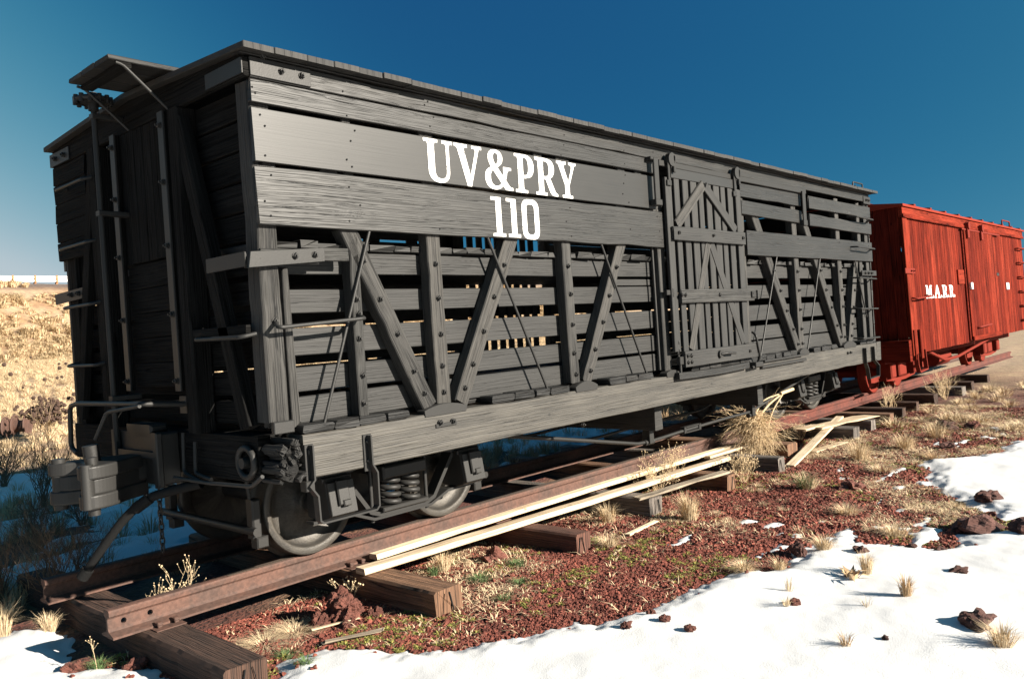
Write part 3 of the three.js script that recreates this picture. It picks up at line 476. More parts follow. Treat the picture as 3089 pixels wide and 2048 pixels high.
{ // the sliding side door
  const D = partGroup(car, 'side_door'), S = M.slat;
  alongX(D, 'door_header', 4.06, 5.30, 1.975, 2.066, 0.012, 0.045, M.panel); alongX(D, 'door_rail', 4.0, 5.36, 1.424, 1.548, 0.045, 0.075, S, { nick: 0.006 }); alongX(D, 'door_rail', 4.06, 5.48, 0.868, 0.99, 0.045, 0.078, M.post[1], { nick: 0.006 }); alongX(D, 'door_rail', 4.06, 5.48, 0.302, 0.444, 0.045, 0.078, S, { nick: 0.004 });
  alongY(D, 'door_stile', 3.955, 4.055, 0.446, 1.974, 0.012, 0.044, S); alongY(D, 'door_stile', 5.27, 5.37, 0.446, 1.974, 0.012, 0.044, S);
  for (let i = 0; i < 8; i++) alongY(D, 'door_slat', 4.115 + i * 0.143, 4.2 + i * 0.143 + 0.012 * (i % 3), 0.40, 1.974, 0.012, 0.038, S, { seg: 0.4, wob: 0.004 });
  lean(D, 'door_brace', 4.09, 1.56, 4.6, 1.955, 0.095, 0.0385, 0.064, M.post[2]); lean(D, 'door_brace', 4.64, 1.945, 5.2, 1.56, 0.095, 0.0385, 0.062, S);
  lean(D, 'door_brace', 4.66, 1.42, 4.24, 0.45, 0.09, 0.0385, 0.045, M.post[2], { bev: 0.002 }); lean(D, 'door_brace', 4.72, 1.42, 5.26, 0.46, 0.095, 0.0386, 0.0448, S, { bev: 0.002 });
  for (const [x, y] of [[4.08, 1.49], [4.06, 0.94], [4.12, 0.94], [4.1, 0.4], [4.16, 0.4], [4.1, 0.345], [4.16, 0.345], [5.3, 0.37], [5.42, 0.94], [5.3, 1.49], [4.75, 0.935], [4.7, 1.49]]) bolt(D, x, y, 0.077, M.ironPaint, 0, nutG);
  for (const x of [3.99, 5.22]) mesh(D, 'door_hanger', join([bevBox(x, x + 0.03, 1.93, 2.15, 0.046, 0.062), bevBox(x + 0.08, x + 0.11, 2.02, 2.17, 0.05, 0.075), cyl([x + 0.06, 2.13, 0.032], [x + 0.06, 2.13, 0.075], 0.06, 16), bevBox(x - 0.02, x + 0.05, 1.9, 1.95, 0.046, 0.06)]), M.iron);
  mesh(D, 'door_handle', join([cyl([4.68, 0.38, 0.078], [4.68, 0.38, 0.1], 0.035, 14), rod([[4.68, 0.38, 0.1], [4.73, 0.385, 0.13], [4.92, 0.375, 0.12]], 0.011)]), M.iron);
  mesh(D, 'door_hasp', join([bevBox(5.4, 5.56, 0.9, 0.96, 0.079, 0.095), cyl([5.5, 0.88, 0.1], [5.5, 0.97, 0.1], 0.014)]), M.iron);
}
{ // car end, in shade
  const C = car, CZ = -1.35;
  alongZ(C, 'end_plate', -0.035, -0.004, 2.13, 2.225, ZF, 0, M.endWoodShade[1]);
  alongZ(C, 'end_plate', 9.2, 9.23, 2.13, 2.225, ZF, 0, M.endWoodShade[1]);
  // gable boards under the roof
  for (const x of [-0.03, 9.2]) { const sg = new THREE.Shape(); sg.moveTo(-2.68, 2.2265); sg.lineTo(-0.02, 2.2265); sg.lineTo(-0.02, 2.244); sg.lineTo(-1.35, 2.314); sg.lineTo(-2.68, 2.244); sg.closePath(); const g = new THREE.ExtrudeGeometry(sg, { depth: 0.025, bevelEnabled: false }), p = g.attributes.position; for (let i = 0; i < p.count; i++) p.setXYZ(i, x + p.getZ(i), p.getY(i), p.getX(i)); g.computeVertexNormals(); mesh(C, 'gable_board', g, M.endWoodShade[2]); }
  for (let i = 0; i < 5; i++) alongZ(C, 'end_board', -0.03, 0, 1.44 + i * 0.138, 1.575 + i * 0.138, -2.70, -2.12, M.endWoodShade, { jag: 0.01, nick: 0.006, wob: 0.005 });
  leanZ(C, 'post', -2.55, 0.255, -2.55, 2.12, 0.14, 0.001, 0.12, M.endWoodShade[1]);
  for (const z of [-0.76, -1.94]) leanZ(C, 'end_post', z, 0.255, z, 2.125, 0.12, -0.06, 0.06, M.endWoodShade[1], { bev: 0.008 });
  leanZ(C, 'end_brace', -0.74, 2.06, -0.2, 0.30, 0.1, -0.05, 0.02, M.endWoodShade[1]); leanZ(C, 'end_brace', -1.96, 2.06, -2.46, 0.30, 0.1, -0.05, -0.001, M.endWoodShade[1]);
  for (let i = 0; i < 6; i++) alongZ(C, 'end_slat', 0.065, 0.09, 0.3 + i * 0.165, 0.43 + i * 0.165, -2.48, -0.17, M.endWoodShade, { seg: 0.6 });
  for (let i = 0; i < 5; i++) alongZ(C, 'end_slat', 0.062, 0.092, 1.31 + i * 0.165, 1.46 + i * 0.165, -2.48, -0.17, M.endWoodShade, { seg: 0.6 });
  alongZ(C, 'end_rail', -0.05, -0.02, 0.78, 0.85, -0.70, -0.12, M.endWoodShade[1]);
  for (let i = 0; i < 6; i++) leanZ(C, 'end_door_board', -1.5 + i * 0.115, 1.3, -1.5 + i * 0.115, 2.12, 0.108, -0.035, -0.008, M.endWoodShade);
  for (let i = 0; i < 5; i++) alongZ(C, 'end_door_board', -0.02, 0.004, 0.52 + i * 0.155, 0.67 + i * 0.155, -1.55, -0.88, M.endWoodShade);
  for (const z of [-1.55, -0.875]) { mesh(C, 'door_strip', bevBox(-0.075, -0.062, 0.5, 2.13, z - 0.034, z + 0.034, 0.003), M.iron); for (const y of [0.56, 0.95, 1.35, 1.72, 2.05]) bolt(C, -0.075, y, z, M.iron, -Math.PI / 2); leanZ(C, 'door_guide', z, 0.5, z, 2.13, 0.05, -0.061, -0.037, M.endWoodShade[1]); }
  mesh(C, 'corner_plate', bevBox(-0.045, -0.036, 2.13, 2.22, -2.7, -2.34, 0.003), M.iron); for (const z of [-2.42, -2.58]) bolt(C, -0.045, 2.175, z, M.iron, -Math.PI / 2);
  mesh(C, 'corner_strap', (() => { const s = new THREE.Shape(); s.moveTo(-2.82, 1.135); s.lineTo(-2.21, 1.15); s.lineTo(-2.21, 1.225); s.lineTo(-2.82, 1.21); s.closePath(); const h = new THREE.Path(); h.absellipse(-2.76, 1.173, 0.014, 0.014, 0, 7); s.holes.push(h); const g = new THREE.ExtrudeGeometry(s, { depth: 0.012, bevelEnabled: false }); const p = g.attributes.position; for (let i = 0; i < p.count; i++) p.setXYZ(i, -0.032 + p.getZ(i), p.getY(i), p.getX(i)); g.computeVertexNormals(); return g; })(), M.iron);
  for (const z of [-2.5, -2.36]) bolt(C, -0.034, 1.185, z, M.iron, -Math.PI / 2);
  for (const y of [1.92, 1.5, 1.085, 0.675]) mesh(C, 'grab_iron', rod([[-0.03, y + 0.02, -2.45], [-0.11, y, -2.45], [-0.11, y, -1.95], [-0.03, y + 0.02, -1.93]], 0.0115), M.iron);
  mesh(C, 'grab_iron', rod([[-0.02, 0.8, -0.6], [-0.1, 0.79, -0.58], [-0.1, 0.785, -0.09], [-0.02, 0.8, -0.07]], 0.0115), M.iron);
  // brake staff and wheel
  mesh(C, 'brake_staff', rod([[-0.2, 0.2, -1.475], [-0.2, 2.34, -1.475]], 0.018), M.iron); for (const y of [0.45, 1.6, 2.2]) mesh(C, 'staff_bracket', bevBox(-0.22, -0.036, y, y + 0.03, -1.505, -1.445), M.iron);
  { const g = [cyl([-0.2, 2.30, -1.475], [-0.2, 2.325, -1.475], 0.075, 20), cyl([-0.2, 2.25, -1.475], [-0.2, 2.36, -1.475], 0.03)], t = new THREE.TorusGeometry(0.095, 0.016, 8, 26); t.rotateX(Math.PI / 2); t.translate(-0.2, 2.312, -1.475); g.push(t); for (let i = 0; i < 12; i++) { const a = i * 0.5236, c = Math.cos(a) * 0.1, d = Math.sin(a) * 0.1; g.push(cyl([-0.2 + c, 2.285, -1.475 + d], [-0.2 + c, 2.335, -1.475 + d], 0.014, 6)); } mesh(C, 'brake_wheel', join(g), M.ironPaint); }
  // buffer block, coupler, cut lever
  mesh(C, 'buffer_block', join([bevBox(-0.12, -0.002, -0.06, 0.25, -1.63, -1.05, 0.01), bevBox(-0.16, -0.12, -0.07, 0.26, -1.66, -1.60, 0.008), bevBox(-0.16, -0.12, -0.07, 0.26, -1.08, -1.02, 0.008), bevBox(-0.15, -0.12, 0.1, 0.14, -1.6, -1.08, 0.006), bevBox(-0.13, -0.02, 0.25, 0.30, -1.5, -1.15, 0.015)]), M.iron);
  { const mk = (pts) => { const s = new THREE.Shape(); s.moveTo(...pts[0]); s.splineThru(pts.slice(1).map((p) => new THREE.Vector2(...p))); s.closePath(); return s; };
    const head = mk([[-1.29, -0.12], [-1.22, -0.26], [-1.13, -0.38], [-1.10, -0.5], [-1.15, -0.545], [-1.24, -0.50], [-1.30, -0.455], [-1.40, -0.45], [-1.45, -0.53], [-1.515, -0.575], [-1.545, -0.53], [-1.50, -0.37], [-1.45, -0.25], [-1.41, -0.12]]);
    const layer = (y0, d, k) => { const g = new THREE.ExtrudeGeometry(head, { depth: d, bevelEnabled: true, bevelSize: 0.012, bevelThickness: 0.012, bevelSegments: 3, curveSegments: 5 }), p = g.attributes.position; for (let i = 0; i < p.count; i++) p.setXYZ(i, -0.33 + (p.getY(i) + 0.33) * k, y0 + p.getZ(i), CZ + 0.03 + (p.getX(i) - CZ - 0.03) * k); g.computeVertexNormals(); return g; };
    mesh(C, 'coupler', join([layer(-0.12, 0.06, 1), layer(-0.04, 0.07, 0.9), layer(0.05, 0.055, 1), bevBox(-0.30, -0.02, -0.05, 0.11, -1.43, -1.27, 0.02), cyl([-0.48, -0.17, -1.15], [-0.48, 0.16, -1.15], 0.032, 14), cyl([-0.40, 0.1, -1.34], [-0.41, 0.21, -1.34], 0.045, 14), cyl([-0.535, -0.16, -1.50], [-0.535, 0.14, -1.50], 0.04, 14)]), M.iron);
    mesh(C, 'knuckle', (() => { const g = new THREE.CylinderGeometry(0.04, 0.043, 0.25, 16, 4); g.scale(1, 1, 0.75); g.rotateY(0.5); g.translate(-0.515, 0.0, -1.125); return g; })(), M.ironPaint); }
  mesh(C, 'cut_lever', join([rod([[-0.02, 0.42, -0.85], [-0.3, 0.45, -0.85], [-0.3, 0.44, -1.80], [-0.3, 0.42, -1.92], [-0.3, 0.15, -1.95], [-0.3, 0.12, -1.85]], 0.016), rod([[-0.31, 0.44, -0.86], [-0.34, 0.40, -1.24], [-0.38, 0.24, -1.33]], 0.012), bevBox(-0.06, 0, 0.37, 0.47, -0.9, -0.8)]), M.iron);
  mesh(C, 'sill_washer', join([(() => { const t = new THREE.TorusGeometry(0.08, 0.018, 8, 24); t.rotateY(Math.PI / 2); t.translate(-0.02, 0.11, -0.26); return t; })(), cyl([0, 0.11, -0.26], [-0.05, 0.11, -0.26], 0.03)]), M.iron);
  mesh(C, 'uncoupling_rod', rod([[-0.12, 0.0, -0.9], [-0.12, 0.0, -0.5], [-0.1, 0.01, -0.08], [-0.1, 0.07, 0.03]], 0.011), M.iron);
  mesh(C, 'sill_bracket', join([rod([[-0.04, 0.25, -0.92], [-0.06, 0.02, -0.9], [-0.06, -0.02, -0.7]], 0.012), rod([[-0.03, 0.2, -0.8], [-0.05, 0.02, -0.78], [-0.05, 0.0, -0.6]], 0.012)]), M.iron);
  mesh(C, 'air_hose', join([rod([[-0.06, -0.03, -0.70], [-0.16, -0.07, -0.88], [-0.24, -0.115, -1.01], [-0.33, -0.21, -1.10], [-0.42, -0.37, -1.21], [-0.49, -0.51, -1.30]], 0.027, 10, 8, true), cyl([-0.485, -0.50, -1.295], [-0.51, -0.55, -1.325], 0.035, 10), cyl([-0.23, -0.105, -0.99], [-0.29, -0.165, -1.06], 0.034, 10)]), M.hose);
  { const g = []; for (let i = 0; i < 8; i++) { const t = new THREE.TorusGeometry(0.022, 0.0065, 5, 10); t.scale(0.7, 1.25, 1); t.rotateY(i % 2 ? 1.57 : 0.2); t.translate(-0.1, -0.15 - i * 0.043, -1.16); g.push(t); } g.push(rod([[-0.1, 0.0, -1.16], [-0.1, -0.14, -1.16]], 0.008)); mesh(C, 'chain', join(g), M.iron); }
  // far end
  for (let i = 0; i < 8; i++) alongZ(C, 'end_board', 9.2, 9.23, 0.26 + i * 0.233, 0.488 + i * 0.233, ZF + 0.02, -0.02, M.slat, { seg: 0.8 });
}
// trucks
function truck(cx, wb) {
  const T = partGroup(car, 'truck'), ax = -0.29, wr = 0.34; T.position.set(cx, 0, 0);
  const prof = [[0.001, -0.045], [0.07, -0.045], [0.085, -0.035], [0.09, 0.0], [0.12, 0.012], [0.2, 0.035], [0.27, 0.02], [0.285, -0.03], [0.30, -0.04], [wr - 0.008, -0.04], [wr, -0.032], [wr + 0.002, 0.055], [wr + 0.012, 0.068], [wr + 0.03, 0.078], [wr + 0.03, 0.092], [wr + 0.015, 0.10], [0.29, 0.10], [0.28, 0.06], [0.09, 0.06], [0.085, 0.1], [0.001, 0.1]];
  const wheelG = new THREE.LatheGeometry(prof.map(([r, y]) => new THREE.Vector2(r, y)), 56);
  for (const s of [-1, 1]) {
    const x = s * wb / 2;
    for (const [z, f] of [[-0.805, -1], [-1.895, 1]]) { const g = wheelG.clone(); g.rotateX(f * Math.PI / 2); const w = mesh(T, 'wheel', g, M.wheel); w.position.set(x, ax, z); }
    mesh(T, 'axle', cyl([x, ax, -0.5], [x, ax, -2.2], 0.06, 14), M.iron);
    for (const [zf, d] of [[-0.47, 1], [-2.23, -1]]) {
      const sh = new THREE.Shape(); sh.moveTo(0, 0.115); sh.lineTo(0.19, 0.115); sh.lineTo(0.2, 0.10); sh.lineTo(0.232, -0.085); sh.lineTo(0.21, -0.115); sh.quadraticCurveTo(0.1, -0.15, 0, -0.12); sh.closePath();
      const g = new THREE.ExtrudeGeometry(sh, { depth: 0.19, bevelEnabled: true, bevelSize: 0.006, bevelThickness: 0.006, bevelSegments: 1 }); g.rotateY(-Math.PI / 2); g.translate(0.095, 0, -0.21);
      const lid = bevBox(-0.098, 0.098, -0.102, 0.104, -0.008, 0.012, 0.004), ridge = bevBox(-0.045, 0.04, -0.045, 0.11, 0.012, 0.036, 0.008), lug = bevBox(-0.02, 0.035, -0.055, -0.015, 0.012, 0.046, 0.006);
      const l = join([lid, ridge, lug]); l.rotateX(-0.17); l.translate(0, 0, 0.018);
      const q = join([g, l, bevBox(-0.11, 0.11, 0.1, 0.13, -0.2, -0.02, 0.006)]); if (d < 0) q.rotateY(Math.PI);
      mesh(T, 'journal_box', q, M.ironPaint).position.set(x + 0.02, -0.24, zf);
    }
  }
  for (const z of [-0.62, -2.08]) {
    mesh(T, 'arch_bar', strapXY([[-wb / 2 - 0.12, -0.105], [-wb / 2 + 0.12, -0.105], [-0.24, -0.06], [0.24, -0.06], [wb / 2 - 0.12, -0.105], [wb / 2 + 0.14, -0.105]], 0.028, z, z + 0.09), M.ironPaint);
    mesh(T, 'arch_bar', strapXY([[-wb / 2 + 0.1, -0.125], [-0.28, -0.40], [-0.2, -0.43], [0.2, -0.43], [0.28, -0.40], [wb / 2 - 0.1, -0.125]], 0.028, z, z + 0.09), M.ironPaint);
    mesh(T, 'tie_bar', strapXY([[-wb / 2 - 0.14, -0.378], [-wb / 2 + 0.16, -0.385], [-0.25, -0.452], [0.25, -0.452], [wb / 2 - 0.16, -0.385], [wb / 2 + 0.14, -0.378]], 0.018, z + 0.005, z + 0.085), M.ironPaint);
    for (const s of [-1, 1]) mesh(T, 'column_bolt', rod([[s * 0.24, -0.48, z + 0.045], [s * 0.24, -0.04, z + 0.045]], 0.014), M.iron);
    for (const dx of [-0.085, 0.085]) { const pts = []; for (let i = 0; i <= 56; i++) { const a = i / 56 * Math.PI * 2 * 3.5; pts.push(V(dx + 0.062 * Math.cos(a), -0.375 + 0.165 * i / 56, z + 0.045 + 0.062 * Math.sin(a))); } mesh(T, 'spring', new THREE.TubeGeometry(new THREE.CatmullRomCurve3(pts), 110, 0.018, 8), M.ironPaint); }
    mesh(T, 'spring_plate', bevBox(-0.2, 0.2, -0.43 + 0.016, -0.385, z - 0.03, z + 0.12, 0.006), M.ironPaint);
    mesh(T, 'spring_cap', bevBox(-0.19, 0.19, -0.2, -0.115, z - 0.04, z + 0.13, 0.012), M.ironPaint);
  }
  mesh(T, 'bolster', bevBox(-0.13, 0.13, -0.19, -0.02, -2.1, -0.55, 0.01), M.iron);
  for (const s of [-1, 1]) { mesh(T, 'brake_beam', cyl([s * (wb / 2 + 0.42), -0.39, -0.72], [s * (wb / 2 + 0.42), -0.39, -1.98], 0.026, 10), M.iron);
    for (const z of [-0.80, -1.90]) mesh(T, 'brake_head', join([bevBox(s * (wb / 2 + 0.39) - 0.03, s * (wb / 2 + 0.39) + 0.03, -0.44, -0.2, z - 0.04, z + 0.04, 0.01), rod([[s * (wb / 2 + 0.41), -0.2, z], [s * (wb / 2 + 0.42), -0.02, z - 0.02]], 0.012), bevBox(s * (wb / 2 + 0.36) - 0.05, s * (wb / 2 + 0.36) + 0.03, -0.5, -0.43, z - 0.02, z + 0.06, 0.008)]), M.ironPaint); }
  return T;
}
truck(1.28, 1.16); truck(8.28, 1.12);
// lettering: painted strips standing a hair proud of the boards
{
  const font = await new FontLoader().loadAsync('fonts/droid/droid_serif_bold.typeface.json');
  const fit = (p, ch, x0, x1, y0, y1, z, mat, name = 'letter') => { const g = new TextGeometry(ch, { font, size: 1, depth: 0.0025, curveSegments: 8, bevelEnabled: false }); g.computeBoundingBox(); const b = g.boundingBox, sx = (x1 - x0) / (b.max.x - b.min.x), sy = (y1 - y0) / (b.max.y - b.min.y); g.translate(-b.min.x, -b.min.y, 0); g.scale(sx, sy, 1); g.translate(x0, y0, z); { const P = g.attributes.position, U = g.attributes.uv; for (let i = 0; i < P.count; i++) U.setXY(i, P.getX(i), P.getY(i)); } return mesh(p, name, g, mat); };
  globalThis.fitLetter = fit;
  let bx = [['U', 1.18, 1.43], ['V', 1.445, 1.70], ['&', 1.725, 2.0], ['P', 2.03, 2.235], ['R', 2.25, 2.5], ['Y', 2.50, 2.735]];
  for (const [c, a, b] of bx) fit(car, c, a, b, 1.694, 1.966, -0.0005, M.white);
  const flat = (s, name) => { const g = new THREE.ExtrudeGeometry(s, { depth: 0.0025, bevelEnabled: false, curveSegments: 10 }); g.translate(0, 0, 0.0005); mesh(car, name, g, M.white); };
  for (const x of [1.77, 1.925]) { const s = new THREE.Shape(); s.moveTo(x, 1.374); s.lineTo(x + 0.125, 1.374); s.lineTo(x + 0.125, 1.396); s.lineTo(x + 0.09, 1.396); s.lineTo(x + 0.09, 1.642); s.lineTo(x - 0.01, 1.642); s.lineTo(x - 0.01, 1.62); s.lineTo(x + 0.036, 1.62); s.lineTo(x + 0.036, 1.396); s.lineTo(x, 1.396); s.closePath(); flat(s, 'numeral'); }
  const ring = (x0, x1, y0, y1, r) => { const s = new THREE.Path(); s.moveTo(x0 + r, y0); s.lineTo(x1 - r, y0); s.quadraticCurveTo(x1, y0, x1, y0 + r); s.lineTo(x1, y1 - r); s.quadraticCurveTo(x1, y1, x1 - r, y1); s.lineTo(x0 + r, y1); s.quadraticCurveTo(x0, y1, x0, y1 - r); s.lineTo(x0, y0 + r); s.quadraticCurveTo(x0, y0, x0 + r, y0); return s; };
  const o = new THREE.Shape(ring(2.075, 2.26, 1.366, 1.65, 0.07).getPoints(8)); o.holes.push(new THREE.Path(ring(2.125, 2.21, 1.4, 1.615, 0.035).getPoints(6))); flat(o, 'numeral');
}

// ---------------------------------------------------------------- red boxcar
{
  const B = thing('red_boxcar', 'red board sided wooden boxcar coupled behind the black stock car', 'railway car', [10.68, -0.02, 0.02]);
  B.rotation.x = -0.028; const L = 8.5, W = -2.5, S = { seg: 1.2, bev: 0.006, wob: 0.002 };
  let r = rng(71), x = 0.02;
  while (x < 3.25) { const w = 0.10 + 0.05 * r(), e = Math.min(3.27, x + w); alongY(B, 'side_board', x, e - 0.006, 0.0, 2.03, -0.035, 0.004 * r(), M.red, S); x = e; }
  x = 5.5; while (x < L - 0.02) { const w = 0.10 + 0.05 * r(), e = Math.min(L, x + w); alongY(B, 'side_board', x, e - 0.006, 0.02, 2.03, -0.035, 0.004 * r(), M.red, S); x = e; }
  for (const [a, b] of [[0, 0.02]]) alongY(B, 'corner_post', -0.01, 0.19, -0.02, 2.04, 0.005, 0.025, M.red[2], S);
  alongX(B, 'fascia', -0.02, L, 2.04, 2.22, -0.03, 0.03, M.red[2]); alongX(B, 'fascia', -0.02, L, 2.035, 2.09, 0.031, 0.045, M.red[0]);
  x = W; while (x < -0.04) { const w = 0.18 + 0.05 * r(), e = Math.min(-0.036, x + w); leanZ(B, 'end_board', (x + e) / 2, 0.0, (x + e) / 2, 2.2, e - x - 0.006, -0.01, 0.02, M.red, S); x = e; }
  alongX(B, 'side_board', 0, L, 0, 2.1, W, W + 0.03, M.red[1]); alongZ(B, 'end_board', L - 0.02, L, 0, 2.2, W + 0.03, -0.036, M.red[1], S);
  // roof
  { const s = new THREE.Shape(); s.moveTo(0.06, 2.2); s.lineTo(0.06, 2.235); s.lineTo(-1.25, 2.42); s.lineTo(-2.56, 2.235); s.lineTo(-2.56, 2.2); s.closePath(); const g = new THREE.ExtrudeGeometry(s, { depth: L + 0.1, bevelEnabled: false }); const p = g.attributes.position; for (let i = 0; i < p.count; i++) p.setXYZ(i, p.getZ(i) - 0.06, p.getY(i), p.getX(i)); g.computeVertexNormals(); mesh(B, 'roof', g, M.redPaint); }
  for (let i = 0; i < 10; i++) { const m = mesh(B, 'roof_batten', bevBox(0, 0.09, 0, 0.03, -1.3, 0), M.redIron); m.position.set(0.5 + i * 0.85, 2.235, 0.055); m.rotation.x = 0.14; }
  for (const z of [-1.05, -1.25, -1.45]) alongX(B, 'running_board', -0.3, L + 0.3, 2.47, 2.495, z, z + 0.19, M.red[3]);
  for (let i = 0; i < 9; i++) mesh(B, 'running_board_saddle', bevBox(0.2 + i, 0.26 + i, 2.38, 2.469, -1.44, -0.88), M.redIron);
  mesh(B, 'roof_grab', rod([[6.6, 2.25, 0.02], [6.6, 2.36, 0.02], [7.3, 2.36, 0.02], [7.3, 2.25, 0.02]], 0.014), M.redIron);
  mesh(B, 'brake_staff', cyl([-0.18, 0.2, -1.66], [-0.18, 3.06, -1.66], 0.032, 10), M.redIron);
  // sliding door
  const D = partGroup(B, 'sliding_door'); x = 3.36; while (x < 5.48) { const w = 0.17 + 0.04 * r(), e = Math.min(5.5, x + w); alongY(D, 'door_board', x, e - 0.006, 0.06, 2.0, 0.02, 0.05, M.red, S); x = e; }
  alongX(D, 'door_rail', 3.33, 5.5, 0.02, 0.1, 0.051, 0.075, M.red[0]); mesh(D, 'door_handle', rod([[3.7, 0.24, 0.05], [3.7, 0.25, 0.1], [4.6, 0.27, 0.1], [4.6, 0.26, 0.05]], 0.02), M.redIron);
  for (const dx of [3.45, 4.45]) mesh(D, 'door_hanger', join([bevBox(dx, dx + 0.12, 1.86, 2.12, 0.051, 0.09), cyl([dx + 0.06, 2.08, 0.05], [dx + 0.06, 2.08, 0.11], 0.07, 14)]), M.redIron);
  mesh(D, 'door_lock', bevBox(3.42, 3.53, 0.94, 1.06, 0.051, 0.085), M.white);
  mesh(B, 'door_track', bevBox(3.2, 6.1, 2.0, 2.03, 0.032, 0.06), M.redIron); mesh(B, 'door_stop', bevBox(3.27, 3.33, 0.03, 2.03, -0.02, 0.03), M.red[3]);
  mesh(B, 'placard', bevBox(2.82, 3.2, 1.04, 1.29, 0.006, 0.03), M.red[2]); mesh(B, 'placard', bevBox(6.55, 6.78, 0.92, 1.06, 0.006, 0.02), M.white);
  mesh(B, 'side_hole', bevBox(5.8, 5.98, 1.2, 1.26, 0.004, 0.012), M.char[2]);
  // hardware
  mesh(B, 'corner_strap', bevBox(-0.14, 0.32, 1.2, 1.28, 0.026, 0.045), M.redIron); for (const dx of [0.12, 0.24]) bolt(B, dx, 1.24, 0.045, M.redIron);
  mesh(B, 'grab_iron', rod([[0.1, 0.84, 0.02], [0.1, 0.82, 0.1], [0.85, 0.85, 0.1], [0.85, 0.87, 0.01]], 0.014), M.redIron);
  for (let i = 0; i < 6; i++) mesh(B, 'ladder_rung', rod([[7.7, 0.25 + i * 0.31, 0], [7.7, 0.25 + i * 0.31, 0.09], [8.3, 0.25 + i * 0.31, 0.09], [8.3, 0.25 + i * 0.31, 0]], 0.016), M.redIron);
  for (const dx of [0.02, 0.3]) alongY(B, 'step_hanger', dx, dx + 0.1, -0.08, 0.36, 0.026, 0.046, M.red[0]);
  mesh(B, 'stirrup_step', strapXY([[0.05, 0], [0.06, -0.16], [0.12, -0.27], [0.5, -0.25], [0.46, -0.05], [0.45, 0.05]], 0.02, 0.0, 0.06), M.redIron);
  alongX(B, 'side_sill', 0.0, L, -0.13, -0.008, -0.62, -0.4, M.redIron); alongZ(B, 'end_sill', -0.12, -0.012, -0.1, 0.22, W, 0, M.red[1]);
  mesh(B, 'truss_rod', rod([[1.2, -0.02, -0.12], [2.1, -0.22, -0.12], [2.9, -0.22, -0.12], [5.4, -0.02, -0.12]], 0.025), M.redIron);
  mesh(B, 'brake_cylinder', join([bevBox(2.9, 4.4, -0.38, -0.12, -1.3, -0.7), cyl([3.1, -0.25, -0.6], [3.9, -0.25, -0.6], 0.14, 14)]), M.redIron);
  mesh(B, 'coupler', join([bevBox(-0.75, 0, -0.08, 0.08, -1.34, -1.18), bevBox(-0.95, -0.7, -0.13, 0.14, -1.45, -1.1, 0.03)]), M.redIron);
  for (const cx of [1.15, 7.1]) {
    const T = partGroup(B, 'truck'); T.position.set(cx, 0.02, 0);
    const wg = new THREE.LatheGeometry([[0.001, -0.03], [0.08, -0.03], [0.1, 0.02], [0.27, 0.02], [0.29, -0.03], [0.33, -0.03], [0.335, 0.06], [0.36, 0.075], [0.36, 0.095], [0.001, 0.095]].map((p) => new THREE.Vector2(...p)), 36);
    for (const s of [-1, 1]) { for (const [z, f] of [[-0.82, -1], [-1.92, 1]]) { const g = wg.clone(); g.rotateX(f * Math.PI / 2); mesh(T, 'wheel', g, M.redIron).position.set(s * 0.58, -0.3, z); } mesh(T, 'axle', cyl([s * 0.58, -0.3, -0.5], [s * 0.58, -0.3, -2.2], 0.06, 10), M.redIron); mesh(T, 'journal_box', bevBox(s * 0.58 - 0.11, s * 0.58 + 0.11, -0.4, -0.16, -0.66, -0.46, 0.02), M.redIron); }
    mesh(T, 'side_frame', strapXY([[-0.72, -0.13], [-0.2, -0.08], [0.2, -0.08], [0.72, -0.13]], 0.05, -0.66, -0.54), M.redIron); mesh(T, 'side_frame', strapXY([[-0.72, -0.41], [-0.2, -0.45], [0.2, -0.45], [0.72, -0.41]], 0.05, -0.66, -0.54), M.redIron);
    mesh(T, 'bolster', bevBox(-0.18, 0.18, -0.4, -0.1, -2.1, -0.5, 0.02), M.redIron);
  }
  let q = 0.88; for (const [c, a, b] of [['M', 0.9, 1.24], ['.', 1.27, 1.32], ['A', 1.36, 1.70], ['.', 1.73, 1.78], ['R', 1.82, 2.12], ['.', 2.15, 2.20], ['R', 2.24, 2.5], ['.', 2.52, 2.57]]) fitLetter(B, c, a, b, 0.82, c === '.' ? 0.865 : 1.025, 0.006, M.white);
}

// ---------------------------------------------------------------- track
const railProfile = (() => { // z (across) , y (up from rail base)
  const h = [[0.074, 0], [0.074, 0.012], [0.02, 0.03], [0.010, 0.045], [0.010, 0.098], [0.017, 0.108], [0.034, 0.115], [0.036, 0.138], [0.030, 0.147], [0.018, 0.15]];
  const s = new THREE.Shape(); s.moveTo(0.074, 0); for (const p of h.slice(1)) s.lineTo(...p); for (const [a, b] of h.slice().reverse()) s.lineTo(-a, b); s.closePath(); return s;
})();
function rail(x0, x1, zc, label, mat, holes = []) {
  const L = x1 - x0, g = new THREE.ExtrudeGeometry(railProfile, { depth: L, bevelEnabled: false, steps: Math.max(1, Math.round(L / 0.6)) });
  let geo = g;
  { const p = g.attributes.position, u = g.attributes.uv; for (let i = 0; i < p.count; i++) { const a = p.getX(i), y = p.getY(i), l = p.getZ(i); p.setXYZ(i, l, y, -a); u.setXY(i, l, y + a * 0.7); } g.computeVertexNormals(); }
  if (holes.length) { const ev = new Evaluator(); ev.useGroups = false; let b = new Brush(g); b.updateMatrixWorld(); for (const hx of holes) { const c = new Brush(new THREE.CylinderGeometry(0.0155, 0.0155, 0.1, 18).rotateX(Math.PI / 2).translate(hx, 0.072, 0)); c.updateMatrixWorld(); b = ev.evaluate(b, c, SUBTRACTION); } geo = b.geometry; geo.clearGroups?.(); }
  const T = thing('rail', label, 'rail', [x0, -0.78, zc], 'rails of the track');
  mesh(T, 'rail_section', geo, mat);
  return T;
}
const RZ = -0.837, RF = -1.862;
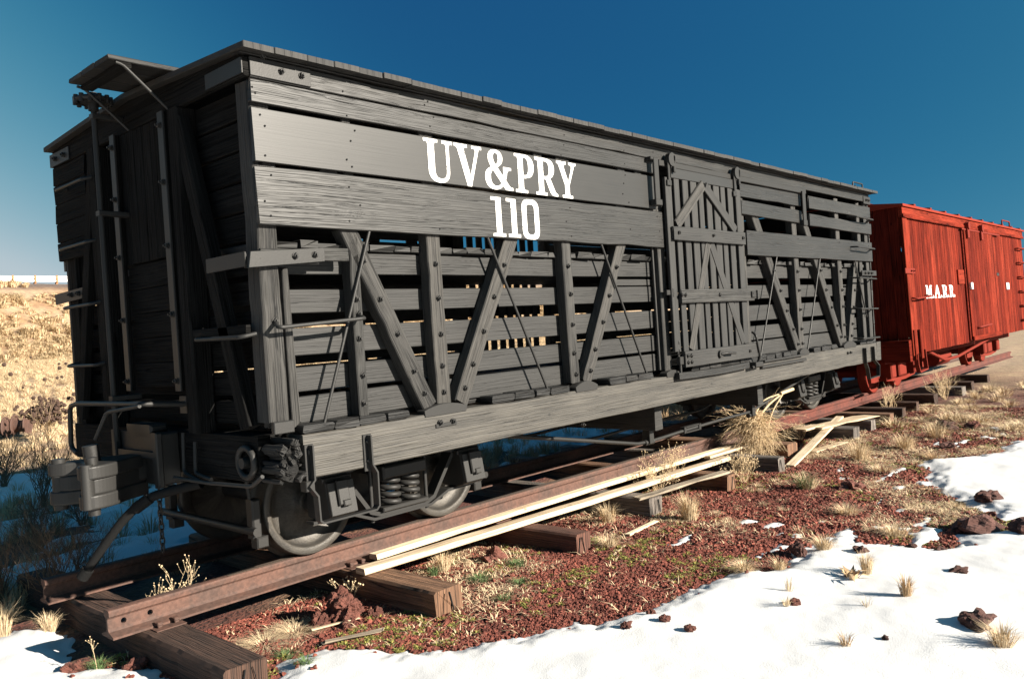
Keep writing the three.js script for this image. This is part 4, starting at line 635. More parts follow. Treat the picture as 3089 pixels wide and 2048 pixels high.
{
  const a = rail(-0.575, 7.35, RZ, 'rusty steel rail with two bolt holes at its free end, under the black car', M.rust, [0.085, 0.23]);
  const cap = mesh(a, 'worn_running_surface', (() => { const g = bevBox(0.7, 7.9, 0.1502, 0.1515, -0.024, 0.026, 0.0004); return g; })(), M.railTop);
  const b = rail(7.358, 21.5, RZ, 'red painted rail running under the red boxcar', M.redPaint); b.children[0].material = std({ map: tRust, color: rgb(1.05, 0.5, 0.42), roughness: 0.9, bumpMap: tRough, bumpScale: 0.001 });
  rail(-0.55, 21.4, RF, 'far rail lying in the shade of the cars', M.rust);
  const j = thing('joint_bar', 'bolted bar splicing the rail joint near the scrap boards', 'joint bar', [7.354, -0.75, RZ + 0.012]); mesh(j, 'bar', bevBox(-0.36, 0.36, 0.006, 0.072, 0, 0.016, 0.003), M.tieDark); for (const dx of [-0.26, -0.1, 0.1, 0.26]) bolt(j, dx, 0.04, 0.016, M.rust);
}
const tieList = [ // x centre, z front, width, material, label
  [-0.31, 0.14, 0.235, 'tieDark', 'dark creosoted wooden tie under the free rail end, front bottom'],
  [0.99, 0.155, 0.22, 'tieBrown', 'brown tie with a split end beside the lava rock'],
  [2.40, 0.09, 0.17, 'tieRed', 'dark red stained tie below the two long pale boards'],
  [3.72, -0.09, 0.19, 'tieGrey', 'weathered grey brown tie with a split top beside straw grass'],
  [4.90, 0.02, 0.17, 'tieBrown', 'tie carrying the end of the cracked board'],
  [5.90, 0.05, 0.15, 'tieGrey', 'tie with pale grey end next to the dry weed ball'],
  [6.85, -0.22, 0.24, 'tieBrown', 'short rounded tie stub below the dry weed ball'],
  [8.30, -0.01, 0.20, 'tieGrey', 'grey squared timber tie under the scrap planks'],
  [9.05, -0.05, 0.18, 'tieGrey', 'pale ended tie just behind the grey squared timber'],
  [9.80, -0.04, 0.20, 'tieBrown', 'third tie from the scrap planks toward the red boxcar'],
  [10.45, -0.08, 0.18, 'tieDark', 'fourth tie from the scrap planks toward the red boxcar'],
  [11.25, -0.12, 0.16, 'tieDark', 'dark tie beside the front corner of the red boxcar'],
  [12.45, -0.17, 0.2, 'tieDark', 'black sided tie under the lettering of the red boxcar'],
  [13.75, -0.06, 0.26, 'tieGrey', 'pale ended tie farther along under the red boxcar'],
  [14.75, -0.15, 0.22, 'tieDark', 'second last visible tie under the red boxcar door'],
  [16.3, -0.21, 0.2, 'tieDark', 'last visible tie toward the far end of the red boxcar'],
];
tieList.forEach(([x, zf, w, m, label], i) => {
  const T = thing('railroad_tie', label, 'railroad tie', [x, -0.97, 0], 'wooden ties of the track');
  const L = zf + 2.82, g = board(L, w, 0.187, { seg: 0.06, bev: 0.014, wob: 0.005, jag: 0.010, nick: 0.008 }); g.rotateX(Math.PI / 2); g.rotateY(Math.PI / 2);
  const b = mesh(T, 'timber', g, M[m]); b.position.set(0, 0.0905, zf - L / 2); b.rotation.y = (hsh(i, 4, 4) - 0.5) * 0.05;
  if (i < 6) for (const dx of [-0.2, 0.22]) { const c = mesh(T, 'end_crack', board(0.12, 0.004 + 0.004 * hsh(i, 1, 2), 0.006, { jag: 0.002, wob: 0.006, seg: 0.02, bev: 0.001 }), M.char[2]); c.rotation.z = Math.PI / 2 + dx; c.position.set(w * dx * 0.7, 0.1, zf + 0.004); }
  if (i < 5) {
    const P = thing('tie_plate', ['orange rusted tie plate with spikes on the front dark tie', 'rusted tie plate under the ends of the pale boards', 'tie plate on the dark red stained tie', 'tie plate on the split grey brown tie', 'tie plate on the tie with the cracked board'][i], 'tie plate', [x + 0.02, -0.7868, RZ], 'tie plates under the near rail');
    mesh(P, 'plate', bevBox(-0.085, 0.085, 0, 0.0062, -0.1, 0.15, 0.002), M.rust);
    for (const dx of [-0.045, 0.05]) mesh(P, 'spike', join([bevBox(dx - 0.012, dx + 0.012, 0.0065, 0.036, 0.085, 0.105, 0.003), bevBox(dx - 0.016, dx + 0.016, 0.02, 0.034, 0.056, 0.11, 0.004)]), M.rust);
  }
});

// ---------------------------------------------------------------- loose lumber
function plank(name, label, a, b, w, t, mat, o = {}) { // lying from a to b (centre line), width across
  const A = V(...a), B = V(...b), d = B.clone().sub(A), L = d.length(), g = board(L, t, w, { jag: 0.004, ...o }), m = one(name, g, mat, label, 'board', [0, 0, 0], o.group);
  const X = d.normalize(), Z = X.clone().cross(V(0, 1, 0)).normalize().multiplyScalar(1), Y = Z.clone().cross(X); m.quaternion.setFromRotationMatrix(new THREE.Matrix4().makeBasis(X, Y, Z)); if (o.roll) m.rotateX(o.roll);
  m.position.copy(A.clone().add(B).multiplyScalar(0.5)); return m;
}
plank('lumber_board', 'fresh pale board lying against the rail, the inner of the two long ones', [1.12, -0.745, -0.70], [6.3, -0.742, -0.63], 0.085, 0.038, M.lumber[0], { nick: 0.006, bow: 0.012, wob: 0.004 });
plank('lumber_board', 'fresh pale board with dark knots, the outer of the two long ones', [0.88, -0.755, -0.53], [5.45, -0.742, -0.33], 0.10, 0.042, M.lumber[1], { nick: 0.006, bow: -0.006, wob: 0.004 });
plank('lumber_board', 'short split weathered board on the ties in front of the long ones', [3.5, -0.765, -0.15], [4.85, -0.76, -0.02], 0.10, 0.022, M.greyLumber, { nick: 0.015, jag: 0.03 });
plank('lumber_board', 'long pale board lying beyond the dry weed ball beside the rail', [5.4, -0.74, -0.52], [6.25, -0.74, -0.50], 0.07, 0.03, M.lumber[1]);
plank('scrap_plank', 'wide ragged scrap plank lying on the grey squared timbers', [7.9, -0.755, -0.38], [9.3, -0.755, -0.16], 0.24, 0.026, M.lumber[2], { nick: 0.03, jag: 0.05 });
plank('scrap_plank', 'long pale plank leaning down from the scrap pile to the ground', [6.2, -0.93, 0.02], [8.8, -0.725, -0.40], 0.10, 0.024, M.lumber[1], { jag: 0.01 });
plank('scrap_plank', 'short pale plank lying flat on the ground below the scrap pile', [7.13, -0.93, -0.11], [7.9, -0.925, -0.03], 0.11, 0.024, M.lumber[2], { jag: 0.02 });
plank('scrap_plank', 'broken dark ended plank piece left of the scrap pile', [7.65, -0.75, -0.46], [8.1, -0.75, -0.42], 0.16, 0.028, M.lumber[2], { jag: 0.05, nick: 0.03 });
plank('wood_stick', 'thin stick lying right of the short flat plank', [7.58, -0.935, 0.06], [8.17, -0.93, 0.18], 0.035, 0.012, M.lumber[2], { jag: 0.01, taper: 0.6 });
plank('wood_stick', 'white bleached splinter lying on red cinders before the split grey tie', [2.98, -0.925, 0.10], [3.45, -0.92, 0.06], 0.05, 0.016, M.lumber[0], { jag: 0.02, taper: 0.4 });
plank('wood_stick', 'thin splinter beside the end of the dark red tie', [2.47, -0.93, 0.32], [2.72, -0.925, 0.25], 0.02, 0.01, M.lumber[2], { taper: 0.5 });
plank('wood_stick', 'pale splinter right of the lava rock pile', [0.34, -0.92, -0.30], [0.62, -0.915, -0.22], 0.028, 0.012, M.lumber[2], { taper: 0.5 });
plank('wood_stick', 'rough bark sliver pointing over the snow edge beside the first tie', [0.26, -0.915, -0.06], [0.56, -0.905, 0.08], 0.045, 0.012, M.greyLumber, { taper: 0.9, jag: 0.02, nick: 0.01 });

// ---------------------------------------------------------------- rocks
const gY = (x, z) => groundY(x, z) + Math.max(0, snowT(x, z));
function lumps(r, n) { const q = rng(n), a = [stoneG(r * 0.8, n, 0.9, 4, 0.9)]; for (let i = 0; i < n; i++) { const b = stoneG(r * (0.22 + 0.3 * q()), n + i, 0.9, 3, 0.8), t = q() * 6.28, e = q(); b.translate(Math.cos(t) * r * (0.9 - 0.5 * e), r * (e * 1.1 - 0.25), Math.sin(t) * r * (0.9 - 0.5 * e)); a.push(b); } return a; }
function rock(x, z, r, label, mat = M.rock, o = {}) { if (mat === M.rockDark) r *= 0.68; const g = o.lumps ? join(lumps(r, o.lumps)) : stoneG(r, Math.round(x * 97 + z * 31 + 900), o.flat ?? 0.7, 4, o.rough ?? 0.75); const m = one('lava_rock', g, mat, label, 'rock', [x, gY(x, z) + r * (o.flat ?? 0.7) * (o.up ?? 0.45), z], 'loose lava rocks'); m.rotation.y = x * 7; if (o.sx) m.scale.x = o.sx; return m; }
rock(0.60, -0.33, 0.10, 'large knobbly red lava rock below the rail left of the brown split tie', M.rock, { flat: 0.9, up: 0.6, lumps: 26 });
rock(0.45, -0.37, 0.06, 'smaller knobbly red rock against the left of the large lava rock', M.rock, { lumps: 14 });
rock(0.37, -0.46, 0.05, 'flat tan stone in the straw left of the lava rocks', M.rockTan, { flat: 0.5 });
rock(0.45, -0.36, 0.035, 'small tan stone in front of the flat tan one', M.rockTan, { flat: 0.6 });
rock(0.74, -0.22, 0.042, 'small knobbly red stone right of the large lava rock', M.rock, { lumps: 9 });
rock(0.52, -0.20, 0.035, 'small red stone in front of the large lava rock', M.rock, { lumps: 7 });
rock(-0.50, -0.70, 0.055, 'red stone on the snow edge left of the front tie', M.rock);
rock(-0.70, -0.98, 0.05, 'red stone at the bottom left among green sprouts', M.rock);
rock(1.92, -0.36, 0.085, 'dark red rock casting a shadow beneath the long pale boards', M.rock, { rough: 1 });
rock(3.06, 1.45, 0.075, 'pointed dark rock where the snow meets the gravel', M.rockDark, { flat: 1 });
rock(3.25, 1.78, 0.06, 'elongated dark stone in the snow right of the pointed rock', M.rockDark, { flat: 0.6, sx: 1.3 });
rock(3.10, 2.42, 0.055, 'dark flat stone alone on the snow near the right edge', M.rockDark, { flat: 0.55, sx: 1.4 });
rock(2.25, 2.70, 0.10, 'large dark lava rock in the snow at the lower right', M.rockDark, { flat: 0.65, sx: 1.2 });
rock(1.85, 2.39, 0.025, 'tiny dark stone on the snow left of the large lower right rock', M.rockDark);
rock(2.10, 1.83, 0.03, 'small reddish stone beside the thin grass sprig in snow', M.rock);
rock(4.34, 2.28, 0.22, 'broad dark red boulder half covered by snow at right edge of the bare ground', M.rockDark, { flat: 0.45, sx: 1.2 });
rock(4.27, 2.55, 0.13, 'dark rock cut by the right picture edge beside the broad boulder', M.rockDark, { flat: 0.55 });
rock(5.26, 2.12, 0.13, 'dark rock on the tip of the farther snow field', M.rockDark, { flat: 0.6 });
rock(3.51, 2.03, 0.05, 'small dark stone on the snow just below the bare ground tongue', M.rockDark, { flat: 0.5 });
rock(3.58, 2.19, 0.055, 'flat dark stone right of the small one below the bare tongue', M.rockDark, { flat: 0.4, sx: 1.4 });
rock(1.55, 1.22, 0.028, 'tiny red stone on the snow just below the cinder edge', M.rock);
rock(1.48, 1.36, 0.03, 'small red stone in the snow below the tiny one', M.rock);
rock(1.27, 1.25, 0.03, 'red cinder lump with a straw in the snow', M.rock);
rock(1.42, 1.55, 0.028, 'reddish lump farthest out on the snow from the cinder edge', M.rock);
rock(5.35, 0.98, 0.10, 'flat red rock among moss before the far snow field', M.rock, { flat: 0.45, sx: 1.3 });
rock(7.9, 1.15, 0.13, 'dark rock in the grass beyond the far snow tip', M.rockDark);
rock(9.4, 0.75, 0.16, 'dark rock far back in the dry grass right of the ties', M.rockDark);
rock(9.6, 1.05, 0.1, 'red rock far back beside the dark one', M.rock);
{ const g = tuftG(16, 0.09, 0.12, 41, 0.03, 0.9, 0.3); one('dead_leaf_clump', g, M.straw2, 'curled brown dead leaf clump on the snow near grass sprig', 'dead leaves', [2.68, gY(2.68, 1.93), 1.93]); }

// ---------------------------------------------------------------- grass and weeds
function tuft(x, z, h, s, n, label, mat = M.straw, o = {}) { return one('grass_tuft', tuftG(Math.round(n * 1.35), h, s, Math.round(x * 131 + z * 17 + 500), o.w ?? 0.0028, o.droop ?? 0.5, o.lie ?? 0), mat, label, 'grass tuft', [x, gY(x, z), z], 'dry grass tufts'); }
tuft(3.19, 1.56, 0.12, 0.15, 240, 'golden grass tuft where snow meets gravel beside the pointed rock', M.straw, { lie: 0.2 });
tuft(2.80, 1.98, 0.15, 0.09, 160, 'upright straw tuft standing in the snow above the lone flat stone', M.straw);
tuft(2.52, 2.29, 0.13, 0.08, 150, 'straw tuft standing alone in the snow right of centre', M.straw2);
tuft(2.30, 1.70, 0.10, 0.08, 22, 'sparse thin grass sprig in the snow left of the straw tufts');
tuft(2.04, 1.80, 0.07, 0.06, 26, 'thin grass sprig beside the small reddish stone in snow');
tuft(2.23, 2.17, 0.07, 0.09, 12, 'faint few bladed sprig in the snow below the upright tuft');
tuft(1.67, 2.26, 0.06, 0.08, 50, 'low orange grass tuft in the snow at bottom right centre', M.straw2);
tuft(2.04, 2.86, 0.11, 0.14, 200, 'wide straw tuft in the snow beside the large lower right rock', M.straw);
tuft(2.53, 1.30, 0.11, 0.15, 260, 'wide straw tuft on the snow edge below the cinder slope', M.straw, { lie: 0.25 });
tuft(2.71, 1.46, 0.09, 0.1, 160, 'small straw tuft just right of the wide one on the snow edge', M.straw);
tuft(3.93, 1.80, 0.14, 0.2, 220, 'straw tuft on the bare tongue between the snow fields', M.straw, { lie: 0.2 });
tuft(4.40, 1.28, 0.15, 0.2, 260, 'low combed straw tuft on the dark cinders before the far snow', M.straw, { lie: 0.3 });
tuft(5.18, 0.60, 0.18, 0.2, 180, 'greenish grass tuft on the cinders right of the weed covered tie', M.green);
tuft(5.2, 0.62, 0.2, 0.24, 160, 'straw blades around the greenish tuft right of the weed covered tie', M.straw);
tuft(1.60, -0.54, 0.17, 0.13, 220, 'straw tuft under the long pale boards above the brown split tie', M.straw);
tuft(1.48, -0.50, 0.09, 0.09, 90, 'green sprout patch left of the straw tuft under the boards', M.green);
tuft(2.66, 0.15, 0.13, 0.17, 200, 'straw tuft with green base at the end of the dark red tie', M.straw, { lie: 0.2 });
tuft(3.28, -0.30, 0.2, 0.17, 160, 'thin straw tuft behind the dark red tie end', M.straw);
tuft(3.68, 0.24, 0.26, 0.18, 320, 'tall fan of straw grass in front of the split grey tie', M.straw, { droop: 0.3 });
tuft(6.9, 0.52, 0.28, 0.26, 260, 'tall straw tuft with a seed stalk right of the flat plank', M.straw, { droop: 0.3 });
tuft(7.7, 0.75, 0.24, 0.26, 260, 'straw tuft behind the tall one right of the flat plank', M.straw);
tuft(8.6, 0.85, 0.26, 0.3, 260, 'straw tuft far back right of the grey squared timber', M.straw);
tuft(6.3, 0.95, 0.13, 0.25, 260, 'flattened straw tuft on the corner of the far snow field', M.straw, { lie: 0.3 });
tuft(7.2, 1.2, 0.12, 0.25, 220, 'brown straw tuft overhanging the far snow edge', M.straw2, { lie: 0.2 });
tuft(5.55, 1.6, 0.07, 0.2, 130, 'orange flattened grass on the tip of the far snow field', M.straw2, { lie: 0.3 });
tuft(0.30, -0.42, 0.10, 0.22, 420, 'tangled straw mat left of the lava rocks', M.straw, { lie: 0.45 });
tuft(0.10, -0.40, 0.07, 0.25, 380, 'flattened straw mat beside the front tie', M.straw, { lie: 0.5 });
tuft(-0.75, -2.0, 0.22, 0.14, 220, 'golden sunlit grass tuft at the left picture edge', M.straw);
tuft(-0.56, -1.78, 0.13, 0.12, 120, 'short sunlit straw tuft at the shadow edge left of the rail end', M.straw);
tuft(-0.62, -0.88, 0.06, 0.1, 120, 'green sprouts among red stones at the bottom left', M.green);
tuft(0.06, -0.12, 0.05, 0.12, 100, 'small green sprouts beside the front tie', M.green);
tuft(0.02, 0.12, 0.04, 0.1, 90, 'tiny green sprouts on the snow edge beside the front tie end', M.green);
tuft(1.93, -0.12, 0.06, 0.13, 150, 'green sprout patch on cinders below the dark red rock', M.green);
tuft(1.54, -0.10, 0.07, 0.14, 170, 'green sprout patch right of the brown split tie', M.green);
tuft(1.33, 0.30, 0.05, 0.1, 90, 'pale green sprouts on cinders in front of the brown split tie', M.green);
tuft(1.62, 0.18, 0.05, 0.1, 110, 'green sprouts on cinders right of the pale ones', M.green);
function weed(name, label, cat, x, y, z, seed, h, n, spread, depth, mat, headMat, o = {}) {
  const [s, hd] = weedG(seed, h, n, spread, depth, o.r ?? 0.004, headMat ? o.head ?? 0.006 : 0, o.curl ?? 0.5); const T = thing(name, label, cat, [x, y, z], o.group); mesh(T, 'stems', s, mat); if (hd) mesh(T, 'seed_heads', hd, headMat); return T;
}
weed('dry_weed', 'pale budding dry weed behind the free rail end', 'weed', -0.12, -0.93, -1.05, 3, 0.40, 9, 0.9, 3, M.twigPale, M.twigPale, { r: 0.003, head: 0.0045 });
weed('dry_weed', 'single thin dry stalk in front of the rail end at left', 'weed', -0.62, -0.95, -0.86, 8, 0.22, 1, 0.1, 2, M.twigPale, M.twigPale, { r: 0.0022, curl: 0.2, head: 0.003 });
weed('dry_weed', 'feathery pale weed growing over the long boards', 'weed', 4.25, -0.92, -0.42, 12, 0.36, 11, 0.9, 3, M.twigPale, M.twigPale, { r: 0.003, head: 0.006 });
weed('dry_weed', 'tall feathery pale weed between the boards and the rail', 'weed', 4.75, -0.92, -0.56, 13, 0.42, 9, 0.7, 3, M.twigPale, M.twigPale, { r: 0.003, head: 0.006 });
weed('dry_weed', 'bushy reddish weed beside the cracked board end', 'weed', 5.25, -0.94, -0.05, 15, 0.3, 14, 1, 3, M.twigPale, M.twigPale, { r: 0.003 });
weed('dry_weed', 'small bristly weed under the boards near the lava rock', 'weed', 0.85, -0.94, -0.62, 16, 0.2, 6, 0.9, 2, M.twigPale, M.twigPale, { r: 0.003 });
weed('dry_weed', 'low pale weed beside the rail joint', 'weed', 8.0, -0.93, -0.62, 17, 0.26, 12, 1, 3, M.twigPale, null, { r: 0.003 });
weed('dry_weed', 'tangle of weed between ties before the red boxcar', 'weed', 13.0, -0.95, -0.2, 18, 0.5, 14, 1, 3, M.twigPale, null, { r: 0.005 });
weed('dry_weed', 'straw coloured weed below the front corner of the red boxcar', 'weed', 10.9, -0.95, -0.45, 19, 0.5, 10, 0.9, 3, M.twigPale, null, { r: 0.005 });
// weed ball caught against the rail, its stalk pointing up right
{
  const T = thing('tumbleweed', 'uprooted dry weed ball with a thick pale stalk caught against the rail', 'tumbleweed', [6.28, -0.86, -0.42]);
  const r = rng(222), st = [], base = V(0.36, 0.62, -0.10);
  st.push(rod([[0.58, 0.70, 0.24], [0.40, 0.665, 0.17]], 0.02, 6), rod([[0.45, 0.68, 0.19], [0.26, 0.55, 0.08], [0.12, 0.42, 0.02]], 0.012, 6, 6, true), rod([[0.43, 0.66, 0.18], [0.3, 0.46, 0.1], [0.2, 0.2, 0.06]], 0.009, 6, 6, true), rod([[0.44, 0.67, 0.18], [0.2, 0.6, 0.05], [0.02, 0.42, 0]], 0.009, 6, 6, true));
  const root = V(0.08, 0.42, 0.0);
  for (let i = 0; i < 380; i++) {
    let p = root.clone().add(V((r() - 0.5) * 0.12, (r() - 0.5) * 0.14, (r() - 0.5) * 0.12)), d = V(-0.5 + (r() - 0.5) * 1.9, -0.75 + (r() - 0.45) * 1.7, (r() - 0.5) * 1.7).normalize(), L = 0.075 + 0.085 * r(), rad = 0.0038;
    for (let k = 0; k < 4; k++) { const e = p.clone().addScaledVector(d, L * (0.7 + 0.3 * r())); if (e.y < 0.015) e.y = 0.015 + 0.03 * r(); st.push(cyl(p.toArray(), e.toArray(), rad, 3, rad * 0.8)); if (k > 0) for (let q = 0; q < 2; q++) { const f = e.clone().addScaledVector(V(d.x + (r() - 0.5) * 1.6, d.y + (r() - 0.5) * 1.6, d.z + (r() - 0.5) * 1.6).normalize(), 0.035 + 0.04 * r()); f.y = Math.max(f.y, 0.01); st.push(cyl(e.toArray(), f.toArray(), rad * 0.6, 3, rad * 0.35)); } p = e; d.add(V((r() - 0.5) * 0.9, (r() - 0.6) * 0.8, (r() - 0.5) * 0.9)).normalize(); rad *= 0.78; }
  }
  mesh(T, 'branches', join(st), M.twigPale);
}
// brush left of and behind the car
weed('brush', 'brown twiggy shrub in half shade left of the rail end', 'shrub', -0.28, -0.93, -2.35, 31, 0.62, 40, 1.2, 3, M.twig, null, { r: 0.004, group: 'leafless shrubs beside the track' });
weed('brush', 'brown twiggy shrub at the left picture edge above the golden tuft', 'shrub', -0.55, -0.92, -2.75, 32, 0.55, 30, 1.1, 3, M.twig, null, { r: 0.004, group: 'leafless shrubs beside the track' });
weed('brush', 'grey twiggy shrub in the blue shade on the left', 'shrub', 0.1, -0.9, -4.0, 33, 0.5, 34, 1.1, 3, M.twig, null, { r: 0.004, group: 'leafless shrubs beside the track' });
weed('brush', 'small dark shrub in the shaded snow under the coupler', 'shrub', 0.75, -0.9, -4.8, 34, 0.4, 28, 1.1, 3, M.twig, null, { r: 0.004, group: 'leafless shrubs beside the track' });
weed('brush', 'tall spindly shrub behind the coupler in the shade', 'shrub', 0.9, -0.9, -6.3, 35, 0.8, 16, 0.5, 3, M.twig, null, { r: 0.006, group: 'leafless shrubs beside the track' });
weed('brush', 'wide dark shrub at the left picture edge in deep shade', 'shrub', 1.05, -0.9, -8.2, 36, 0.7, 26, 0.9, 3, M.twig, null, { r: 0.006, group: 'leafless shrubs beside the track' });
weed('brush', 'pale sunlit bush with dark seed heads beyond the shade', 'shrub', 3.6, -0.85, -14.2, 37, 0.75, 26, 1.1, 3, M.twigPale, M.seed, { r: 0.008, head: 0.035 });
weed('dry_stalk', 'tall thin stalk with dark seed heads against the tan field, left one', 'weed', 2.55, -0.9, -11.5, 38, 1.9, 3, 0.35, 2, M.twig, M.seed, { r: 0.008, head: 0.03, curl: 0.25 });
weed('dry_stalk', 'tall leaning stalk with seed heads beside the car end against the field', 'weed', 3.2, -0.9, -11.8, 39, 1.9, 2, 0.35, 2, M.twig, M.seed, { r: 0.008, head: 0.03, curl: 0.25 });
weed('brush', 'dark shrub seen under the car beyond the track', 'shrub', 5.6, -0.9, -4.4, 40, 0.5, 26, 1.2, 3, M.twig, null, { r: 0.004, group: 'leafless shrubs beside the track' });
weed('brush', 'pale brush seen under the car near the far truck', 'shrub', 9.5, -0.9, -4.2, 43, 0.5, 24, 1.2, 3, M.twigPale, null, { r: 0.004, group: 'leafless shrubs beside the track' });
// rusty reels lying beyond the shade
for (const [x, z, label] of [[3.66, -16, 'rusty red flanged reel lying in the field at the far left'], [3.22, -15.9, 'pale rusted reel cut by the left picture edge']]) {
  const T = thing('rusty_reel', label, 'reel', [x, groundY(x, z) + 0.23, z], 'rusty reels in the field'), rim = new THREE.TorusGeometry(0.36, 0.035, 8, 30), m = M.rust;
  for (const dz of [-0.2, 0.2]) { const g = rim.clone(); g.translate(0, 0, dz); const sp = []; for (let i = 0; i < 6; i++) sp.push(cyl([0, 0, dz], [0.35 * Math.cos(i * 1.047), 0.35 * Math.sin(i * 1.047), dz], 0.02, 6)); mesh(T, 'flange', join([g, ...sp, cyl([0, 0, dz - 0.012], [0, 0, dz + 0.012], 0.3, 24)]), m); }
  mesh(T, 'drum', cyl([0, 0, -0.2], [0, 0, 0.2], 0.2, 20), m); T.rotation.y = 0.9; T.scale.setScalar(0.62);
}

// ---------------------------------------------------------------- guard rail on the road bank
{
  const z = -72, y0 = groundY(14, -72), T = thing('guard_rail', 'white metal guard rail on brown posts along the road bank', 'guard rail', [0, 0, z]);
  const s = new THREE.Shape(), w = [[0, 0], [0.05, 0.05], [0.05, 0.14], [0, 0.22], [0, 0.28], [0.05, 0.36], [0.05, 0.46], [0, 0.52]]; s.moveTo(...w[0]); for (const p of w.slice(1)) s.lineTo(...p); for (const [a, b] of w.slice().reverse()) s.lineTo(a - 0.02, b); s.closePath();
  for (let i = 0; i < 14; i++) { const g = new THREE.ExtrudeGeometry(s, { depth: 3.8, bevelEnabled: false }); const p = g.attributes.position; for (let k = 0; k < p.count; k++) p.setXYZ(k, p.getZ(k), p.getY(k), p.getX(k)); g.computeVertexNormals(); mesh(T, 'beam', g, M.galv).position.set(2 + i * 3.82, y0 + 0.24, 0.16); }
  for (let i = 0; i < 32; i++) mesh(T, 'post', bevBox(-0.08, 0.08, -0.4, 0.78, -0.1, 0.15, 0.01), M.postWood).position.set(2.2 + i * 1.68, y0, 0);
  for (let i = 0; i < 32; i++) mesh(T, 'post_face', bevBox(-0.075, 0.075, 0.2, 0.8, 0.222, 0.26, 0.01), M.postWood).position.set(2.2 + i * 1.68, y0, 0);
}

// ---------------------------------------------------------------- ground cover
function scatter(name, geo, mat, list, colr) {
  const m = new THREE.InstancedMesh(geo, mat, list.length), q = new THREE.Object3D(), c = new THREE.Color(); m.name = name; m.castShadow = m.receiveShadow = true; m.userData.kind = 'stuff';
  list.forEach(([x, y, z, s, ry, rx = 0, k = 1], i) => { q.position.set(x, y, z); q.rotation.set(rx, ry, 0); q.scale.setScalar(s); q.updateMatrix(); m.setMatrixAt(i, q.matrix); if (colr) { colr(c, i, k); m.setColorAt(i, c); } });
  scene.add(m); return m;
}
const visibleGround = (x, z) => z < 1.5 + 0.25 * Math.max(0, x) && z > -2.6 && x > -1.2;
{
  // red volcanic cinders
  const r = rng(401), shapes = [[], [], []];
  for (let i = 0; i < 520000; i++) {
    const near = i < 330000, x = near ? -0.9 + 6.2 * r() : 3 + 9 * r(), z = near ? -1.0 + 3.2 * r() : -0.75 + 4 * r(); if (snowT(x, z) > -0.004 || (z > 1.9 && x < 3)) continue;
    const s = near ? 0.004 + 0.010 * Math.pow(r(), 3) : 0.006 + 0.015 * Math.pow(r(), 2.6);
    shapes[i % 3].push([x, groundY(x, z) + s * 0.35, z, s, r() * 6.28, r() * 6.28, r()]);
  }
  for (let i = 0; i < 2600; i++) { const x = -0.9 + 8 * r(), z = -0.9 + 3.3 * r(); if (snowT(x, z) > 0.012) continue; const s = 0.012 + 0.02 * r() * r() * r(); shapes[i % 3].push([x, groundY(x, z) + s * 0.4, z, s, r() * 6.28, r() * 6.28, r()]); }
  for (let i = 0; i < 260; i++) { const x = -1 + 5.5 * r(), z = -1 + 3.6 * r(), t = snowT(x, z), d = sdf(snowA, x, z); if (t < 0 || d > 0.22) continue; const s = 0.006 + 0.012 * r(); shapes[i % 3].push([x, groundY(x, z) + t + s * 0.2, z, s, r() * 6.28, r() * 6.28, r()]); }
  shapes.forEach((l, k) => scatter(['cinder_gravel', 'cinder_gravel_001', 'cinder_gravel_002'][k], stoneG(1, 40 + k * 7, 0.8, 1, 0.9), std({ color: 0xffffff, roughness: 0.95 }), l, (c, i, v) => { const t = fb(l[i][0] * 2, l[i][2] * 2, 0, 0, 45, 2); c.setRGB((0.092 + 0.13 * v * v) * (0.7 + 0.6 * t), (0.023 + 0.040 * v * v) * (0.7 + 0.6 * t), (0.0145 + 0.026 * v * v) * (0.7 + 0.6 * t)); }));
}
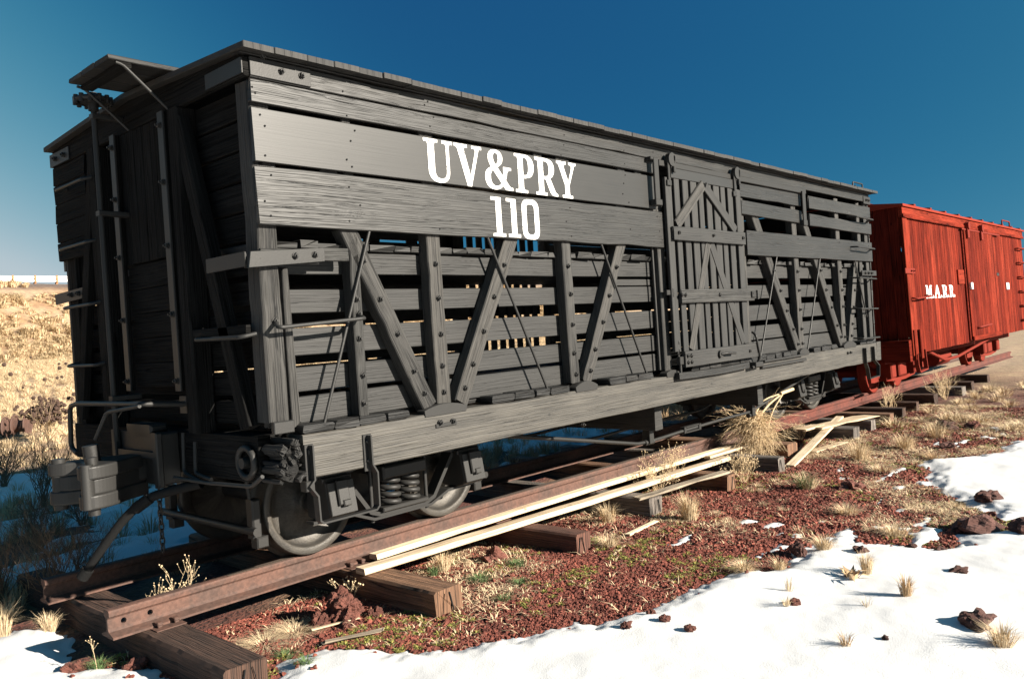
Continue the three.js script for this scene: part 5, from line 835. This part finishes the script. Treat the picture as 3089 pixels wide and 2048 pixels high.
{ // straw litter, moss and low dry growth
  const r = rng(402), a = [], b = [], c = [], d = [];
  for (let i = 0; i < 90000; i++) {
    const x = -0.9 + 13 * Math.pow(r(), 1.1), z = -1.0 + 4.2 * r(); if (snowT(x, z) > 0.0) continue; const y = groundY(x, z) + 0.012, n = fb(x * 1.1, z * 1.6, 0, 0, 45, 3), m = fb(x * 2.2, z * 2.6, 0, 0, 46, 3), w = sstep(2.2, 5.5, x);
    if (r() < 0.025 + 0.27 * sstep(0.52, 0.68, n) + 0.3 * w * sstep(0.46, 0.64, n)) a.push([x, y, z, 0.5 + 1.0 * r(), r() * 6.28, (r() - 0.5) * 0.5, r()]);
    if (r() < 0.6 * sstep(0.5, 0.66, m) * (0.4 + w)) b.push([x, y - 0.008, z, 0.5 + 0.8 * r(), r() * 6.28, 0, r()]);
    if (x > 3.2 && r() < 0.005 + 0.035 * w * sstep(0.5, 0.66, n)) c.push([x, y - 0.01, z, 0.4 + 0.5 * r(), r() * 6.28, 0, r()]);
  }
  scatter('straw_litter', tuftG(9, 0.06, 0.11, 5, 0.0042, 0.5, 0.75), M.straw, a); scatter('moss', tuftG(30, 0.022, 0.034, 6, 0.008, 0.4, 0.2), M.moss, b); scatter('short_dry_grass', tuftG(70, 0.12, 0.14, 7, 0.0025, 0.5, 0.35), M.straw, c);
  const e = []; for (let i = 0; i < 260; i++) { const x = 9 + 16 * r(), z = 0.1 + 5 * r(); e.push([x, groundY(x, z), z, 0.8 + 1.2 * r(), r() * 6.28, 0, r()]); } scatter('dry_verge_grass', tuftG(110, 0.13, 0.2, 17, 0.004, 0.5, 0.35), M.straw, e);
}
{ // shaded ground beyond the track, then the sunlit field and bank
  const r = rng(403), s = [], f = [], k = [];
  for (let i = 0; i < 2600; i++) { const x = -3 + 17 * r(), z = -10 + 7.6 * r(); if (snowT(x, z) > 0.03 && r() < 0.8) continue; s.push([x, groundY(x, z) - 0.01, z, 0.6 + 1.2 * r(), r() * 6.28, 0, r()]); }
  scatter('shaded_grass', tuftG(50, 0.16, 0.13, 8, 0.004, 0.4), M.straw2, s);
  for (let i = 0; i < 26000; i++) { const z = -10 - 46 * Math.pow(r(), 0.8), x = -14 + r() * (60 + 0.5 * -z); f.push([x, groundY(x, z), z, (0.7 + 0.9 * r()) * (1 + 0.02 * -z), r() * 6.28, 0, r()]); }
  for (let i = 0; i < 13000; i++) { const z = -52 - 18.5 * r(), x = -6 + 95 * r(), n = fb(x * 0.45, z * 0.45, 0, 0, 72, 3); if (n < 0.44 && r() < 0.75) continue; if (z < -65.5 && (n < 0.56 || r() < 0.7)) continue; if (z < -69.5) continue; k.push([x, groundY(x, z), z, 1.0 + 1.5 * r() * n * 2, r() * 6.28, 0, r()]); }
  const tone = (c, i, v) => c.setRGB(0.42 + 0.24 * v, 0.315 + 0.18 * v, 0.185 + 0.12 * v), w = () => std({ color: 0xffffff, roughness: 0.9, side: THREE.DoubleSide });
  scatter('field_grass', tuftG(40, 0.10, 0.2, 9, 0.006, 0.5), w(), f, tone); scatter('bank_grass', tuftG(60, 0.24, 0.36, 10, 0.02, 0.6), w(), k, tone);
}
renderer.render(scene, camera);
